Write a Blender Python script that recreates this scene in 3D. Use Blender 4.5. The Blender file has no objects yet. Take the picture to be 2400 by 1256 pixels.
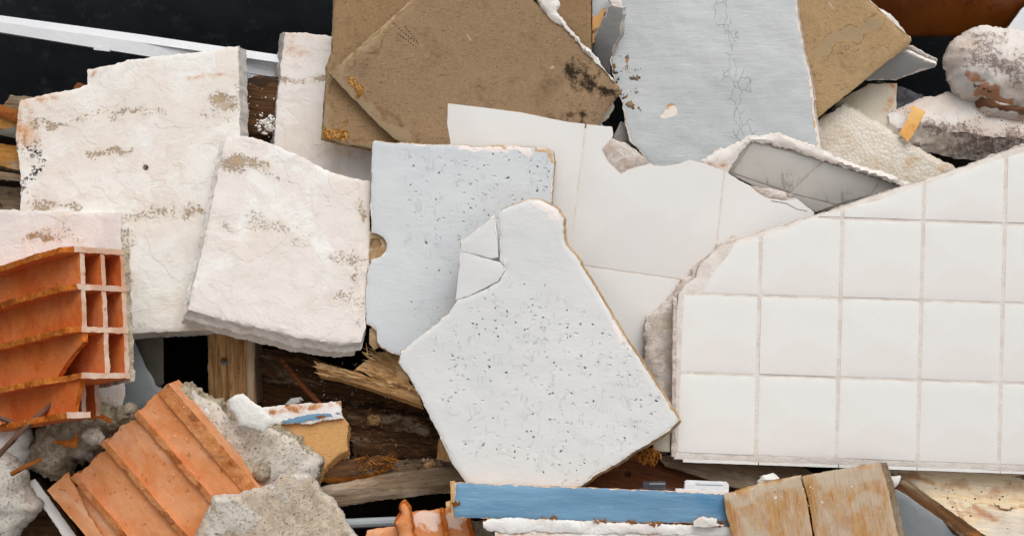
import bpy, math, random
import numpy as np
from mathutils import Vector, Matrix, noise as mnoise
from mathutils.geometry import delaunay_2d_cdt
random.seed(7); RNG = np.random.RandomState(7)
scene = bpy.context.scene
COL = scene.collection
R = math.radians

# ------------------------------------------------------------------ camera
S = 1250.0            # photo pixels per metre on the face of the heap
D = 2.8               # camera distance from the face of the heap
PITCH = R(44)         # the camera looks down on the heap
UPV = Vector((0, math.sin(PITCH), math.cos(PITCH)))
TOC = Vector((0, -math.cos(PITCH), math.sin(PITCH)))
BASE = Matrix(((1, UPV.x, TOC.x, 0), (0, UPV.y, TOC.y, 0), (0, UPV.z, TOC.z, 1.0), (0, 0, 0, 1)))
cam = bpy.data.objects.new('camera', bpy.data.cameras.new('camera'))
COL.objects.link(cam); scene.camera = cam
cam.matrix_world = BASE @ Matrix.Translation((0, 0, D))
cam.data.sensor_width = 36; cam.data.lens = 36 * D / (2400 / S)
cam.data.clip_start = 0.05; cam.data.clip_end = 200
# ------------------------------------------------------------------ light: overcast sky, very soft sun
SUN_EL, SUN_AZ = R(79), R(50)     # azimuth clockwise from +Y: soft light from behind the heap, slightly right
world = bpy.data.worlds.new('World'); scene.world = world; world.use_nodes = True
wn = world.node_tree.nodes; wl = world.node_tree.links
sky = wn.new('ShaderNodeTexSky'); sky.sky_type = 'NISHITA'; sky.sun_disc = False
sky.sun_elevation = SUN_EL; sky.sun_rotation = SUN_AZ
sky.air_density = 1.0; sky.dust_density = 6.0; sky.ozone_density = 1.0
hs = wn.new('ShaderNodeHueSaturation'); hs.inputs['Saturation'].default_value = 0.02
wl.new(sky.outputs[0], hs.inputs['Color'])
wl.new(hs.outputs[0], wn['Background'].inputs[0]); wn['Background'].inputs[1].default_value = 0.15
sd = bpy.data.lights.new('sun', 'SUN'); sd.energy = 0.9; sd.angle = R(50); sd.color = (1, .93, .85)
sun = bpy.data.objects.new('sun', sd); COL.objects.link(sun)
sdir = Vector((math.sin(SUN_AZ) * math.cos(SUN_EL), math.cos(SUN_AZ) * math.cos(SUN_EL), math.sin(SUN_EL)))
sun.rotation_euler = sdir.to_track_quat('Z', 'Y').to_euler()
scene.view_settings.view_transform = 'Standard'; scene.view_settings.look = 'None'
scene.view_settings.exposure = 0.0; scene.view_settings.gamma = 1

# ------------------------------------------------------------------ materials
def lin(h, k=1.0):
    if isinstance(h, str):
        c = [int(h[i:i + 2], 16) / 255 for i in (0, 2, 4)]
        c = [(v / 12.92 if v <= .04045 else ((v + .055) / 1.055) ** 2.4) * k for v in c]
        return (*c, 1)
    return (*h[:3], 1)

class MT:
    def __init__(s, name, rough=.85, spec=.3):
        s.m = bpy.data.materials.new(name); s.m.use_nodes = True
        s.N = s.m.node_tree.nodes; s.L = s.m.node_tree.links
        s.b = s.N['Principled BSDF']; s.b.inputs['Roughness'].default_value = rough
        s.b.inputs['Specular IOR Level'].default_value = spec
        s.tc = s.N.new('ShaderNodeTexCoord').outputs['Object']; s.nrm = None
    def put(s, sock, v):
        if hasattr(v, 'is_output'): s.L.new(v, sock)
        elif isinstance(v, str): sock.default_value = lin(v)
        elif v is not None: sock.default_value = v
    def map(s, scale=(1, 1, 1), loc=(0, 0, 0), vec=None, rot=(0, 0, 0)):
        n = s.N.new('ShaderNodeMapping'); s.L.new(vec or s.tc, n.inputs[0])
        n.inputs['Scale'].default_value = scale; n.inputs['Location'].default_value = loc
        n.inputs['Rotation'].default_value = rot
        return n.outputs[0]
    def noise(s, scale, detail=4, rough=.55, dist=0, vec=None, col=False):
        n = s.N.new('ShaderNodeTexNoise'); s.L.new(vec or s.tc, n.inputs['Vector'])
        n.inputs['Scale'].default_value = scale; n.inputs['Detail'].default_value = detail
        n.inputs['Roughness'].default_value = rough; n.inputs['Distortion'].default_value = dist
        if col: return n.outputs[1]
        if detail < 4: return n.outputs[0]
        return s.ma('MULTIPLY_ADD', n.outputs[0], 1.55, -.275, clamp=True)
    def vor(s, scale, feat='F1', vec=None, rand=1, out=0):
        n = s.N.new('ShaderNodeTexVoronoi'); n.feature = feat
        s.L.new(vec or s.tc, n.inputs['Vector'])
        n.inputs['Scale'].default_value = scale; n.inputs['Randomness'].default_value = rand
        return n.outputs[out]
    def ramp(s, f, *stops, ease='LINEAR'):
        n = s.N.new('ShaderNodeValToRGB'); s.put(n.inputs[0], f); e = n.color_ramp.elements
        n.color_ramp.interpolation = ease
        while len(e) < len(stops): e.new(.5)
        for el, (p, c) in zip(e, stops):
            el.position = p
            el.color = (c, c, c, 1) if isinstance(c, (int, float)) else lin(c)
        return n.outputs[0]
    def mix(s, f, a, b, mode='MIX'):
        n = s.N.new('ShaderNodeMix'); n.data_type = 'RGBA'; n.blend_type = mode
        s.put(n.inputs[0], f)
        for k, v in ((6, a), (7, b)):
            s.put(n.inputs[k], v)
        return n.outputs[2]
    def ma(s, op, a, b=None, c=None, clamp=False):
        n = s.N.new('ShaderNodeMath'); n.operation = op; n.use_clamp = clamp
        s.put(n.inputs[0], a); s.put(n.inputs[1], b)
        if c is not None: s.put(n.inputs[2], c)
        return n.outputs[0]
    def sstep(s, v, lo, hi):
        n = s.N.new('ShaderNodeMapRange'); n.interpolation_type = 'SMOOTHSTEP'
        s.put(n.inputs[0], v); n.inputs[1].default_value = lo; n.inputs[2].default_value = hi
        return n.outputs[0]
    def masks(s):
        a = s.N.new('ShaderNodeAttribute'); a.attribute_name = 'mask'
        q = s.N.new('ShaderNodeSeparateColor'); s.L.new(a.outputs['Color'], q.inputs[0])
        return q.outputs[0], q.outputs[1], q.outputs[2], a.outputs['Alpha']
    def bump(s, h, dist=.001, strength=1.0):
        n = s.N.new('ShaderNodeBump'); n.inputs['Strength'].default_value = strength
        n.inputs['Distance'].default_value = dist; s.put(n.inputs['Height'], h)
        if s.nrm: s.L.new(s.nrm, n.inputs['Normal'])
        s.nrm = n.outputs[0]; return s
    def done(s, col, rough=None):
        s.put(s.b.inputs['Base Color'], col)
        if rough is not None: s.put(s.b.inputs['Roughness'], rough)
        if s.nrm: s.L.new(s.nrm, s.b.inputs['Normal'])
        return s.m

def m_plaster(name, ca='e8e5df', cb='e4dcd4', seed=0):
    t = MT(name, .95, .15); v = t.map(loc=(seed, seed * 2, 0))
    r, g, b, a = t.masks()
    big = t.noise(5, 6, .6, .4, v)
    c = t.mix(t.sstep(big, .44, .56), ca, cb)
    c = t.mix(t.ma('MULTIPLY', t.sstep(t.noise(14, 8, .7, .3, v), .55, .7), .5), c, 'd8cdc4')
    # soft beige smears running across
    sm = t.noise(9, 6, .65, .6, t.map((1, 3.2, 1), (seed, 3, 0)))
    c = t.mix(t.ma('MULTIPLY', t.sstep(sm, .58, .85), .4), c, 'cdbba8')
    c = t.mix(t.ma('MULTIPLY', t.sstep(t.noise(320, 5, .8, 0, v), .68, .8), .3), c, 'b49f86')
    # orange water stain (g)
    gf = t.ma('MULTIPLY', g, t.sstep(t.noise(30, 6, .65, 0, v), .3, .62))
    c = t.mix(gf, c, 'd0a07a')
    c = t.mix(t.ma('MULTIPLY', gf, t.sstep(t.noise(60, 5, .7, 0, v), .5, .65)), c, 'b07c56')
    # pitted brown mould (r)
    pit = t.vor(420, vec=v); fn = t.noise(210, 4, .8, 0, v)
    th = t.ma('SUBTRACT', t.ma('ADD', fn, t.ma('MULTIPLY', t.ma('MULTIPLY', r, t.noise(30, 5, .7, 0, v)), .95)), .84)
    pf = t.sstep(th, .0, .16)
    pf = t.ma('MULTIPLY', pf, t.sstep(r, .02, .25))
    haze = t.ma('MULTIPLY', t.ma('MULTIPLY', t.sstep(r, 0, 1), t.sstep(t.noise(40, 6, .7, 0, v), .25, .8)), .5)
    c = t.mix(haze, c, 'd6c3a8')
    c = t.mix(t.ma('MULTIPLY', pf, .75), c, t.mix(t.noise(40, 3, .6), '83633c', 'b8976a'))
    fs = t.noise(6.5, 4, .5, .4, t.map(loc=(seed + 3, 1, 0))); l1 = t.sstep(fs, .5, .508); l2 = t.sstep(fs, .68, .686)
    line = t.ma('SUBTRACT', 1, t.sstep(t.ma('ABSOLUTE', t.ma('SUBTRACT', fs, .504)), 0, .009))
    c = t.mix(t.ma('MULTIPLY', l2, .45), c, 'dfd3c8'); c = t.mix(t.ma('MULTIPLY', t.ma('MULTIPLY', line, t.sstep(t.noise(13, 4, .6, 0, v), .5, .7)), .05), c, 'ab9a88')
    t.bump(t.ma('ADD', l1, l2), .0006, .7)
    # black mould (b)
    bf = t.sstep(t.ma('ADD', t.noise(120, 6, .75, 0, v), t.ma('MULTIPLY', b, .3)), .72, .82)
    bf = t.ma('MULTIPLY', bf, t.sstep(b, .05, .4))
    c = t.mix(bf, c, '3a3a36')
    # relief
    step = t.ramp(t.noise(6, 7, .62, .9, v), (0, 0), (.42, .1), (.47, .45), (.52, .55), (.56, .85), (.75, 1))
    t.bump(step, .0012, .7)
    fl = t.ramp(t.noise(16, 8, .7, .5, v), (.45, 0), (.5, .6), (.6, 1)); t.bump(fl, .0007, .6)
    t.bump(t.noise(90, 6, .7, 0, v), .0005, .8)
    t.bump(t.ma('SUBTRACT', 1, pf), .0009, .9)
    return t.done(c)

def m_chalk(name, ca='e4dfda', cb='cfc6bd', amp=.003, dirt=.4):
    t = MT(name, .95, .1)
    c = t.mix(t.sstep(t.noise(30, 7, .65), .4, .65), ca, cb)
    c = t.mix(t.ma('MULTIPLY', t.sstep(t.noise(12, 6, .7), .58, .82), dirt), c, 'b69c7e')
    t.bump(t.noise(45, 8, .7, .3), amp); t.bump(t.noise(220, 4, .7), .0008)
    return t.done(c)

def m_board(name, base='7d6446', dark='55402a', edge='a48a66'):
    """brown fibreboard: r mould, g pale dusty wash, b amber glue"""
    t = MT(name, .85, .2); r, g, b, a = t.masks()
    c = t.mix(t.noise(4, 5, .6), base, t.mix(.5, base, edge))
    f = t.noise(130, 6, .85); c = t.mix(t.ma('MULTIPLY', t.sstep(f, .3, .75), .5), c, edge)
    c = t.mix(t.ma('MULTIPLY', t.sstep(t.noise(11, 6, .7), .5, .9), .45), c, dark)
    c = t.mix(t.ma('MULTIPLY', t.sstep(t.noise(320, 4, .8), .55, .75), .5), c, dark)
    dk = t.sstep(t.noise(230, 3, .8), .62, .72); c = t.mix(t.ma('MULTIPLY', dk, .7), c, dark)
    fib = t.noise(60, 4, .7, 1.2, t.map((1, 5, 1), rot=(0, 0, .5))); c = t.mix(t.ma('MULTIPLY', t.sstep(fib, .66, .72), .6), c, '3c2d1e')
    gw = t.sstep(t.ma('ADD', t.noise(40, 6, .7), t.ma('MULTIPLY', g, .5)), .62, .8)
    c = t.mix(t.ma('MULTIPLY', gw, t.ma('MULTIPLY', t.sstep(g, 0, .4), .6)), c, 'a08d72')
    # tide line just inside the washed edge
    tide = t.ma('MULTIPLY', t.sstep(g, .03, .15), t.ma('SUBTRACT', 1, t.sstep(g, .15, .4)))
    c = t.mix(t.ma('MULTIPLY', tide, t.ma('MULTIPLY', t.sstep(t.noise(35, 4), .4, .6), .5)), c, '6b4a25')
    mo = t.sstep(t.ma('ADD', t.noise(50, 8, .75), t.ma('MULTIPLY', r, .45)), .66, .95)
    c = t.mix(t.ma('MULTIPLY', mo, t.sstep(r, 0, .3)), c, '2e2318')
    gl = t.sstep(t.ma('ADD', b, t.ma('MULTIPLY', t.noise(60, 4), .5)), .6, .68)
    c = t.mix(gl, c, t.mix(t.sstep(t.noise(90, 5, .6, 1.5), .5, .56), '8a5a1c', 'b98a4a'))
    spl = t.sstep(t.noise(33, 3, .5, .4, t.map(loc=(9, 4, 2))), .73, .75); c = t.mix(t.ma('MULTIPLY', spl, .7), c, 'bdb09c')
    t.bump(f, .0007); t.bump(t.noise(14, 5, .6), .002)
    t.bump(t.ma('MULTIPLY', gl, t.noise(70, 3, .5, 2)), .005)
    return t.done(c, t.mix(gl, (.85,) * 3 + (1,), (.3,) * 3 + (1,)))

def m_paint(name, base='bfc4c5', var='b3babd', crack=True):
    """painted board: r chips to dark holes, g peeled to cream, b crack band"""
    t = MT(name, .5, .4); r, g, b, a = t.masks()
    c = t.mix(t.sstep(t.noise(3, 5, .6), .35, .65), base, var)
    c = t.mix(t.ma('MULTIPLY', t.sstep(t.noise(60, 5, .7), .6, .75), .25), c, 'a9adaa')
    wv = t.mix(.03, t.tc, t.noise(30, 3, .6, 0, col=True), 'ADD')
    ed = t.vor(46, 'DISTANCE_TO_EDGE', t.map((1.3, .7, 0), vec=wv))
    wob = t.ma('ADD', ed, t.ma('MULTIPLY', t.ma('SUBTRACT', t.noise(120, 3), .5), .05))
    ck = t.ma('MULTIPLY', t.ma('SUBTRACT', 1, t.sstep(wob, .004, .03)), t.sstep(t.ma('ADD', b, t.ma('MULTIPLY', t.noise(20, 4), .5)), .45, .75))
    c = t.mix(t.ma('MULTIPLY', ck, .4), c, '74776f')
    pe = t.sstep(t.ma('ADD', g, t.ma('MULTIPLY', t.noise(70, 4), .45)), .66, .68)
    c = t.mix(pe, c, t.mix(t.sstep(t.noise(45, 4), .5, .62), 'e2d6cc', 'c99555'))
    ho = t.sstep(t.ma('ADD', t.ma('MULTIPLY', r, .4), t.noise(75, 4, .65, .5)), .79, .81)
    ho = t.ma('MULTIPLY', ho, t.sstep(r, .05, .2))
    c = t.mix(ho, c, t.mix(t.sstep(t.noise(30, 2), .45, .6), '3a3024', 'a0743e'))
    e = t.sstep(t.ma('SUBTRACT', t.ma('MULTIPLY', t.noise(30, 5, .7), .8), a), .3, .33)
    c = t.mix(e, c, 'e0d4ca')
    t.bump(t.noise(28, 7, .65, .8, t.map((1, 2.2, 1), rot=(0, 0, .3))), .0008, .7)
    t.bump(t.noise(110, 5, .6), .0004, .8)
    t.bump(t.noise(30, 4, .7, .2, t.map((.4, 3, 1), rot=(0, 0, -.9))), .0009, .6)
    t.bump(t.ma('SUBTRACT', 1, t.ma('MAXIMUM', t.ma('MULTIPLY', ck, .35), t.ma('MAXIMUM', pe, ho))), .0016)
    return t.done(c)

def m_perf(name, base='d3d7da', var='cbd0d5', seed=0):
    """painted perforated board: r = perforated zone, g = peeled to tan"""
    t = MT(name, .6, .35); r, g, b, a = t.masks(); v = t.map(loc=(seed, seed, 0))
    c = t.mix(t.sstep(t.noise(3.5, 5, .6, 0, v), .35, .65), base, var)
    wv = t.mix(.018, v, t.noise(55, 3, .6, 0, v, col=True), 'ADD')
    wf = t.map((1, 1, 0), vec=wv)
    d = t.vor(88, vec=wf); rnd = t.vor(88, vec=wf, out=1)
    sp = t.N.new('ShaderNodeSeparateColor'); t.L.new(rnd, sp.inputs[0])
    zone = t.sstep(t.ma('ADD', r, t.ma('MULTIPLY', t.noise(20, 4, .6, 0, v), .5)), .5, .7)
    has = t.ma('GREATER_THAN', sp.outputs[0], .36)
    dent = t.ma('MULTIPLY', t.ma('MULTIPLY', t.ma('SUBTRACT', 1, t.sstep(d, .1, .3)), has), zone)
    hole = t.ma('MULTIPLY', t.ma('MULTIPLY', t.ma('SUBTRACT', 1, t.sstep(d, .07, .13)), t.ma('GREATER_THAN', sp.outputs[1], .5)), zone)
    # worm-like tracks
    tr = t.noise(34, 3, .5, 1.2, t.map((1.5, .7, 0), (seed + 4, 1, 0), rot=(0, 0, -.5)))
    ridge = t.ma('ABSOLUTE', t.ma('SUBTRACT', tr, .5))
    track = t.ma('MULTIPLY', t.ma('SUBTRACT', 1, t.sstep(ridge, .004, .016)), t.sstep(t.noise(40, 2, .5, 0, v), .5, .56))
    track = t.ma('MULTIPLY', track, zone)
    c = t.mix(t.ma('MULTIPLY', t.ma('MAXIMUM', t.ma('MULTIPLY', dent, .45), t.ma('MULTIPLY', track, .3)), .5), c, '8b9298')
    c = t.mix(hole, c, '15171c')
    pe = t.sstep(t.ma('ADD', g, t.ma('MULTIPLY', t.noise(60, 5, .7, 0, v), .45)), .66, .68)
    c = t.mix(pe, c, t.mix(t.sstep(t.noise(45, 5, .7), .45, .6), 'c9ab86', 'b5936a'))
    ch = t.sstep(t.ma('ADD', b, t.ma('MULTIPLY', t.noise(50, 5, .7, 0, v), .45)), .66, .68)
    c = t.mix(ch, c, 'e9dfdb')
    e = t.sstep(t.ma('SUBTRACT', t.ma('MULTIPLY', t.noise(22, 5, .7, 0, v), .9), a), .42, .45)
    c = t.mix(e, c, 'e6e2de')
    t.bump(t.noise(12, 6, .6, .5, v), .0015, .7)
    t.bump(t.noise(40, 6, .65, .6, t.map((1, 2.4, 1), rot=(0, 0, -.6))), .0005, .8)
    t.bump(t.ma('SUBTRACT', 1, t.ma('MAXIMUM', dent, t.ma('MULTIPLY', track, .4))), .0009)
    t.bump(t.ma('SUBTRACT', 1, t.ma('MAXIMUM', hole, t.ma('MAXIMUM', pe, e))), .0018)
    return t.done(c)

def m_tile(name, base='e7e5e1', tint='e3dcda', rough=.3):
    t = MT(name, rough, .5)
    oi = t.N.new('ShaderNodeObjectInfo')
    c = t.mix(t.sstep(t.noise(4, 5, .5), .42, .62), base, tint)
    c = t.mix(t.ma('MULTIPLY', t.sstep(t.noise(130, 4, .7), .64, .72), .12), c, 'c8c1b8')
    c = t.mix(t.ma('MULTIPLY', oi.outputs['Random'], .25), c, tint)
    c = t.mix(t.ma('MULTIPLY', t.sstep(t.noise(6, 7, .72, .6), .58, .95), .3), c, 'cfc4b8')
    c = t.mix(t.ma('MULTIPLY', t.sstep(t.noise(90, 3, .6), .73, .76), .6), c, '9b8b78')
    t.bump(t.noise(9, 3, .5), .002, .4); t.bump(t.noise(160, 4, .6), .0002, .8)
    return t.done(c, t.ma('ADD', rough, t.ma('MULTIPLY', t.noise(7, 4), .25)))

def m_marble(name):
    t = MT(name, .35, .5)
    n = t.noise(5, 8, .7, 2.2)
    v = t.ma('SUBTRACT', 1, t.sstep(t.ma('ABSOLUTE', t.ma('SUBTRACT', n, .5)), 0, .035))
    c = t.mix(t.noise(6, 4), 'e0dcd6', 'cfcac3')
    c = t.mix(t.ma('MULTIPLY', v, t.ma('MULTIPLY', t.sstep(t.noise(9, 3), .45, .65), .6)), c, '77726c')
    c = t.mix(t.ma('MULTIPLY', t.sstep(t.noise(14, 5), .8, .95), .6), c, '8e877c')
    c = t.mix(t.sstep(t.noise(220, 2), .72, .76), c, 'e6e3dd')
    return t.done(c)

def m_clay(name, ca='c9753f', cb='dc8c56', dust='e0bfa6', dustf=.5, spots=True):
    t = MT(name, .85, .2); r, g, b, a = t.masks()
    c = t.mix(t.sstep(t.noise(12, 6, .6), .35, .65), ca, cb)
    du = t.sstep(t.noise(11, 7, .7, .6, t.map((.5, 1, 1))), .42, .85)
    c = t.mix(t.ma('MULTIPLY', du, dustf), c, dust)
    sm = t.sstep(t.ma('ADD', r, t.ma('MULTIPLY', t.noise(45, 6, .7), .6)), .72, .9)
    c = t.mix(t.ma('MULTIPLY', sm, .75), c, 'ecd8cc')
    c = t.mix(t.sstep(t.noise(150, 2, .5), .72, .76), c, 'efd9c6')
    c = t.mix(t.ma('MULTIPLY', t.sstep(t.noise(70, 4, .6), .68, .74), .5), c, '9a5028')
    t.bump(t.noise(60, 6, .65), .001); t.bump(t.noise(8, 3, .5, 0, t.map((.4, 4, 4))), .001)
    return t.done(c)

def m_claybreak(name, ca='c4641e', cb='d9843a'):
    t = MT(name, .9, .15)
    c = t.mix(t.sstep(t.noise(50, 6, .7), .35, .65), ca, cb)
    c = t.mix(t.sstep(t.noise(130, 2), .7, .74), c, 'eccfae')
    c = t.mix(t.ma('MULTIPLY', t.sstep(t.noise(20, 5), .62, .7), .6), c, '8b3c10')
    t.bump(t.noise(70, 7, .75, .5), .005)
    return t.done(c)

def m_concrete(name, ca='b3a897', cb='8f8473', white=.4, amp=.005, wc='e6e1da'):
    t = MT(name, .95, .1); r, g, b, a = t.masks()
    n = t.noise(38, 8, .72)
    c = t.mix(t.sstep(n, .35, .65), cb, ca)
    w = t.sstep(t.ma('ADD', t.noise(10, 7, .68, .3), t.ma('MULTIPLY', r, .3)), .66 - .26 * white, .74 - .26 * white)
    c = t.mix(t.ma('MULTIPLY', w, .9), c, t.mix(t.noise(30, 5), wc, 'c9bfb3'))
    c = t.mix(t.sstep(t.noise(110, 4, .75), .66, .74), c, '6b6152')
    c = t.mix(t.sstep(t.noise(140, 2), .74, .78), c, 'ece6dc')
    pt = t.sstep(t.noise(230, 4, .8), .62, .78); c = t.mix(t.ma('MULTIPLY', pt, .38), c, '7d7262')
    t.bump(n, amp * .7); t.bump(t.noise(120, 6, .75), .002); t.bump(t.ma('SUBTRACT', 1, pt), .0015); t.bump(w, .001)
    return t.done(c)

def m_wood(name, ca, cb, gap='5a3a20', wash=None, washf=.5, ring=6.0, rough=.75, holes=False):
    t = MT(name, rough, .25); r, g, b, a = t.masks()
    st = t.map((.7, 11, 4))
    n = t.noise(ring, 6, .6, .8, st)
    c = t.mix(t.sstep(n, .3, .7), ca, cb)
    fine = t.noise(ring * 6, 5, .65, .3, st)
    c = t.mix(t.ma('MULTIPLY', t.sstep(fine, .58, .7), .6), c, gap)
    kn = t.vor(7, vec=t.map((.5, 1.6, .1))); c = t.mix(t.ma('MULTIPLY', t.ma('SUBTRACT', 1, t.sstep(kn, .05, .16)), .7), c, gap)
    if wash:
        w = t.sstep(t.noise(9, 7, .68, .5, t.map((.8, 2.2, 1))), .55 - .3 * washf, .9 - .3 * washf)
        w = t.ma('MAXIMUM', w, t.sstep(t.ma('ADD', r, t.ma('MULTIPLY', t.noise(30, 6, .7), .6)), .4, 1.1))
        c = t.mix(t.ma('MULTIPLY', w, .85), c, t.mix(t.noise(28, 4), wash, 'b9a892'))
    if holes:
        h = t.ma('SUBTRACT', 1, t.sstep(t.vor(150, vec=t.map((.6, 1, 1))), .1, .2))
        h = t.ma('MULTIPLY', h, t.sstep(g, .1, .25)); c = t.mix(h, c, '20150c')
    c = t.mix(t.ma('MULTIPLY', t.sstep(t.ma('ADD', g, t.ma('MULTIPLY', t.noise(30, 6, .7), .45)), .45, 1.15), .8), c, 'ad6c36')
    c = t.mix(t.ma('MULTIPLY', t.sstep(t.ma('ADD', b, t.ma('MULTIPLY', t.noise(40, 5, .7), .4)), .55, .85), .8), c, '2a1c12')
    t.bump(fine, .0012); t.bump(n, .002); t.bump(t.noise(120, 4, .7), .0006)
    return t.done(c)

def m_flat(name, base, var=None, rough=.6, spec=.4, bump=.0006, dirt=None, metal=0):
    t = MT(name, rough, spec); t.b.inputs['Metallic'].default_value = metal
    c = t.mix(t.sstep(t.noise(8, 6, .65), .35, .65), base, var or base)
    if dirt: c = t.mix(t.sstep(t.noise(30, 7, .75), .6, .7), c, dirt)
    t.bump(t.noise(70, 5, .65), bump)
    return t.done(c)

def m_bluepaint(name):
    t = MT(name, .38, .5); r, g, b, a = t.masks()
    n = t.noise(5, 6, .6, .3, t.map((1, 3, 1)))
    c = t.mix(t.sstep(n, .35, .65), '6189a8', '6f98b6')
    c = t.mix(t.ma('MULTIPLY', t.sstep(t.noise(22, 6, .75, .4, t.map((.5, 6, 1))), .6, .85), .6), c, 'a3bdce')
    c = t.mix(t.ma('MULTIPLY', t.sstep(t.noise(26, 6, .75, .2, t.map((.8, 3, 1))), .72, .85), .45), c, '3f6f92')
    c = t.mix(t.ma('MULTIPLY', r, .7), c, '2e719c')
    e = t.sstep(t.ma('SUBTRACT', t.ma('MULTIPLY', t.noise(60, 5, .7), .35), a), .13, .15)
    c = t.mix(e, c, t.mix(t.noise(40, 2), 'e9e4dc', 'c58c58'))
    t.bump(t.noise(35, 5, .6, .2, t.map((.5, 3, 1))), .0008); t.bump(t.noise(200, 3), .0003)
    t.bump(t.ma('SUBTRACT', 1, e), .001)
    return t.done(c)

def m_foam(name):
    t = MT(name, .8, .25)
    d = t.vor(150, vec=t.map((1, 1, 1))); e = t.vor(150, 'DISTANCE_TO_EDGE')
    c = t.mix(t.sstep(t.noise(10, 6, .65), .45, .65), 'dcd5ca', 'd2c6b6')
    c = t.mix(t.ma('MULTIPLY', t.ma('SUBTRACT', 1, t.sstep(e, 0, .12)), .35), c, 'b59c78')
    c = t.mix(t.ma('MULTIPLY', t.sstep(t.noise(22, 6, .75), .62, .7), .5), c, 'bf9c66')
    t.bump(t.ma('SUBTRACT', 1, d), .0013)
    return t.done(c)

def m_stone(name):
    """weathered marble: r grey-brown mould, g orange rust, b brown clay"""
    t = MT(name, .85, .2); r, g, b, a = t.masks()
    c = t.mix(t.sstep(t.noise(9, 6, .6), .4, .65), 'ded8d3', 'd3c5ba')
    f = t.noise(120, 5, .8)
    mo = t.ma('MULTIPLY', t.sstep(t.ma('ADD', f, t.ma('MULTIPLY', r, .3)), .62, .78), t.sstep(r, .05, .5))
    c = t.mix(t.ma('MULTIPLY', t.sstep(r, 0, 1), .4), c, 'b7a191')
    c = t.mix(t.ma('MULTIPLY', mo, .75), c, '73605a')
    c = t.mix(t.ma('MULTIPLY', t.sstep(t.ma('ADD', g, t.ma('MULTIPLY', t.noise(40, 6, .7), .6)), .6, .95), .8), c, 'b8723c')
    c = t.mix(t.sstep(t.ma('ADD', b, t.ma('MULTIPLY', t.noise(50, 6, .7), .6)), .7, .95), c, '6e4c38')
    t.bump(t.noise(22, 7, .65), .003); t.bump(f, .001)
    return t.done(c)

M = {}
M['plasterA'] = m_plaster('plaster', seed=1); M['plasterB'] = m_plaster('plaster_b', 'e8e5e0', 'e3dbd5', seed=5)
M['plasterC'] = m_plaster('plaster_c', 'e6dfda', 'e2d6cd', seed=9); M['plasterD'] = m_plaster('plaster_d', 'e6e1dd', 'dfd7d3', seed=14)
M['chalk'] = m_chalk('chalk', 'e8e4df', 'dad3cc', .002, .25); M['chalkgrey'] = m_chalk('chalk_grey', 'cdc7c2', 'b9b1aa')
M['mortar'] = m_chalk('mortar', 'dcd1c9', 'c4b4a8', .005)
M['boardE'] = m_board('fibreboard_back', '8a6c4c', '5a4329', 'a88d6b'); M['boardF'] = m_board('fibreboard', '896f54', '4a382a', 'a88d6e')
M['boardJ'] = m_board('fibreboard_pale', 'a0825d', '5c472f', 'bfa37c')
M['boardedge'] = m_chalk('board_edge', 'b39a78', '8d7452', .003); M['tanedge'] = m_chalk('tan_edge', 'c9ae8c', 'ab8d68', .003)
M['paintI'] = m_paint('blue_grey_paint', 'bec1c2', 'b4b8b9'); M['paintK'] = m_paint('grey_paint', 'a7a8a7', '9b9c9c')
M['perfU'] = m_perf('perforated_blue', 'd0d3d5', 'c9cdd1', 2); M['perfV'] = m_perf('perforated_white', 'd8d8d7', 'd2d3d3', 8)
M['tile'] = m_tile('glazed_tile', 'e6e6e2', 'e4dfdc'); M['tileS'] = m_tile('large_tile', 'dfddda', 'dad7d4', .35)
M['grout'] = m_chalk('grout', 'e2dbd4', 'd8cec6', .0006, .1); M['marble'] = m_marble('marble')
M['clay'] = m_clay('clay', 'c9662c', 'd3783c', 'daa27a', .3); M['clay2'] = m_clay('clay_dusty', 'd38753', 'dc9a6c', 'e6c0a0', .7)
M['claybreak'] = m_claybreak('clay_break'); M['claybreak2'] = m_claybreak('clay_break_pale', 'd08048', 'dc9863')
M['clayend'] = m_clay('clay_end', 'c09478', 'cfae98', 'd9cbbf', .8)
M['conc'] = m_concrete('concrete_rough', 'cdbfa8', 'a0917a', .25, .007); M['concwhite'] = m_concrete('concrete_pale', 'e2d9cd', 'cbbfb0', .8, .004)
M['concslab'] = m_concrete('concrete_slab', 'dac9b4', 'bfae99', .62, .0035)
M['blue'] = m_bluepaint('blue_paint')
M['whiteflake'] = m_plaster('white_flaking_paint', 'e9e7e4', 'e4dedb', 21)
M['woodpost'] = m_wood('old_pine', 'bb9262', '7d5936', '4c321c', 'bba890', -.3, 9, .8, True)
M['woodpale'] = m_wood('pale_pine', 'd8ad7a', 'b98c5a', '6f4a2a', None)
M['woodfresh'] = m_wood('fresh_pine', 'e6c391', 'cf9f66', '80562f', None)
M['woodred'] = m_wood('stained_wood', '7e4720', '5f3214', '331a0b', None, rough=.5)
M['wooddark'] = m_wood('dark_wood', '6b482a', '472f1b', '1c120a', 'a88f74', .05)
M['woodgrey'] = m_wood('weathered_wood', '8d7860', '6f5b46', '3d2f22', 'a9988a', .45)
M['woodyellow'] = m_wood('yellow_wood', 'c08a48', 'a8712f', '6d4320', 'cdbca3', .2)
M['woodblock'] = m_wood('washed_wood', 'c69a66', 'b38450', '80532a', 'cfc0ae', .7, 7)
M['woodstain'] = m_wood('stained_plank', 'ead0a6', 'e8d9c0', 'c89c64', 'e6e0d8', .35, 4)
M['rot'] = m_wood('rotten_wood', '6b492c', '432d1e', '150d08', '9c8768', .15, 5, .95)
M['particle'] = m_board('particle_board', 'cc985e', 'a06c38', 'dcb07a')
M['foam'] = m_foam('polystyrene'); M['stone'] = m_stone('weathered_marble')
M['skip'] = m_flat('skip_steel', '33373c', '3b4046', .5, .4, .001, '4a4f55')
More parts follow.
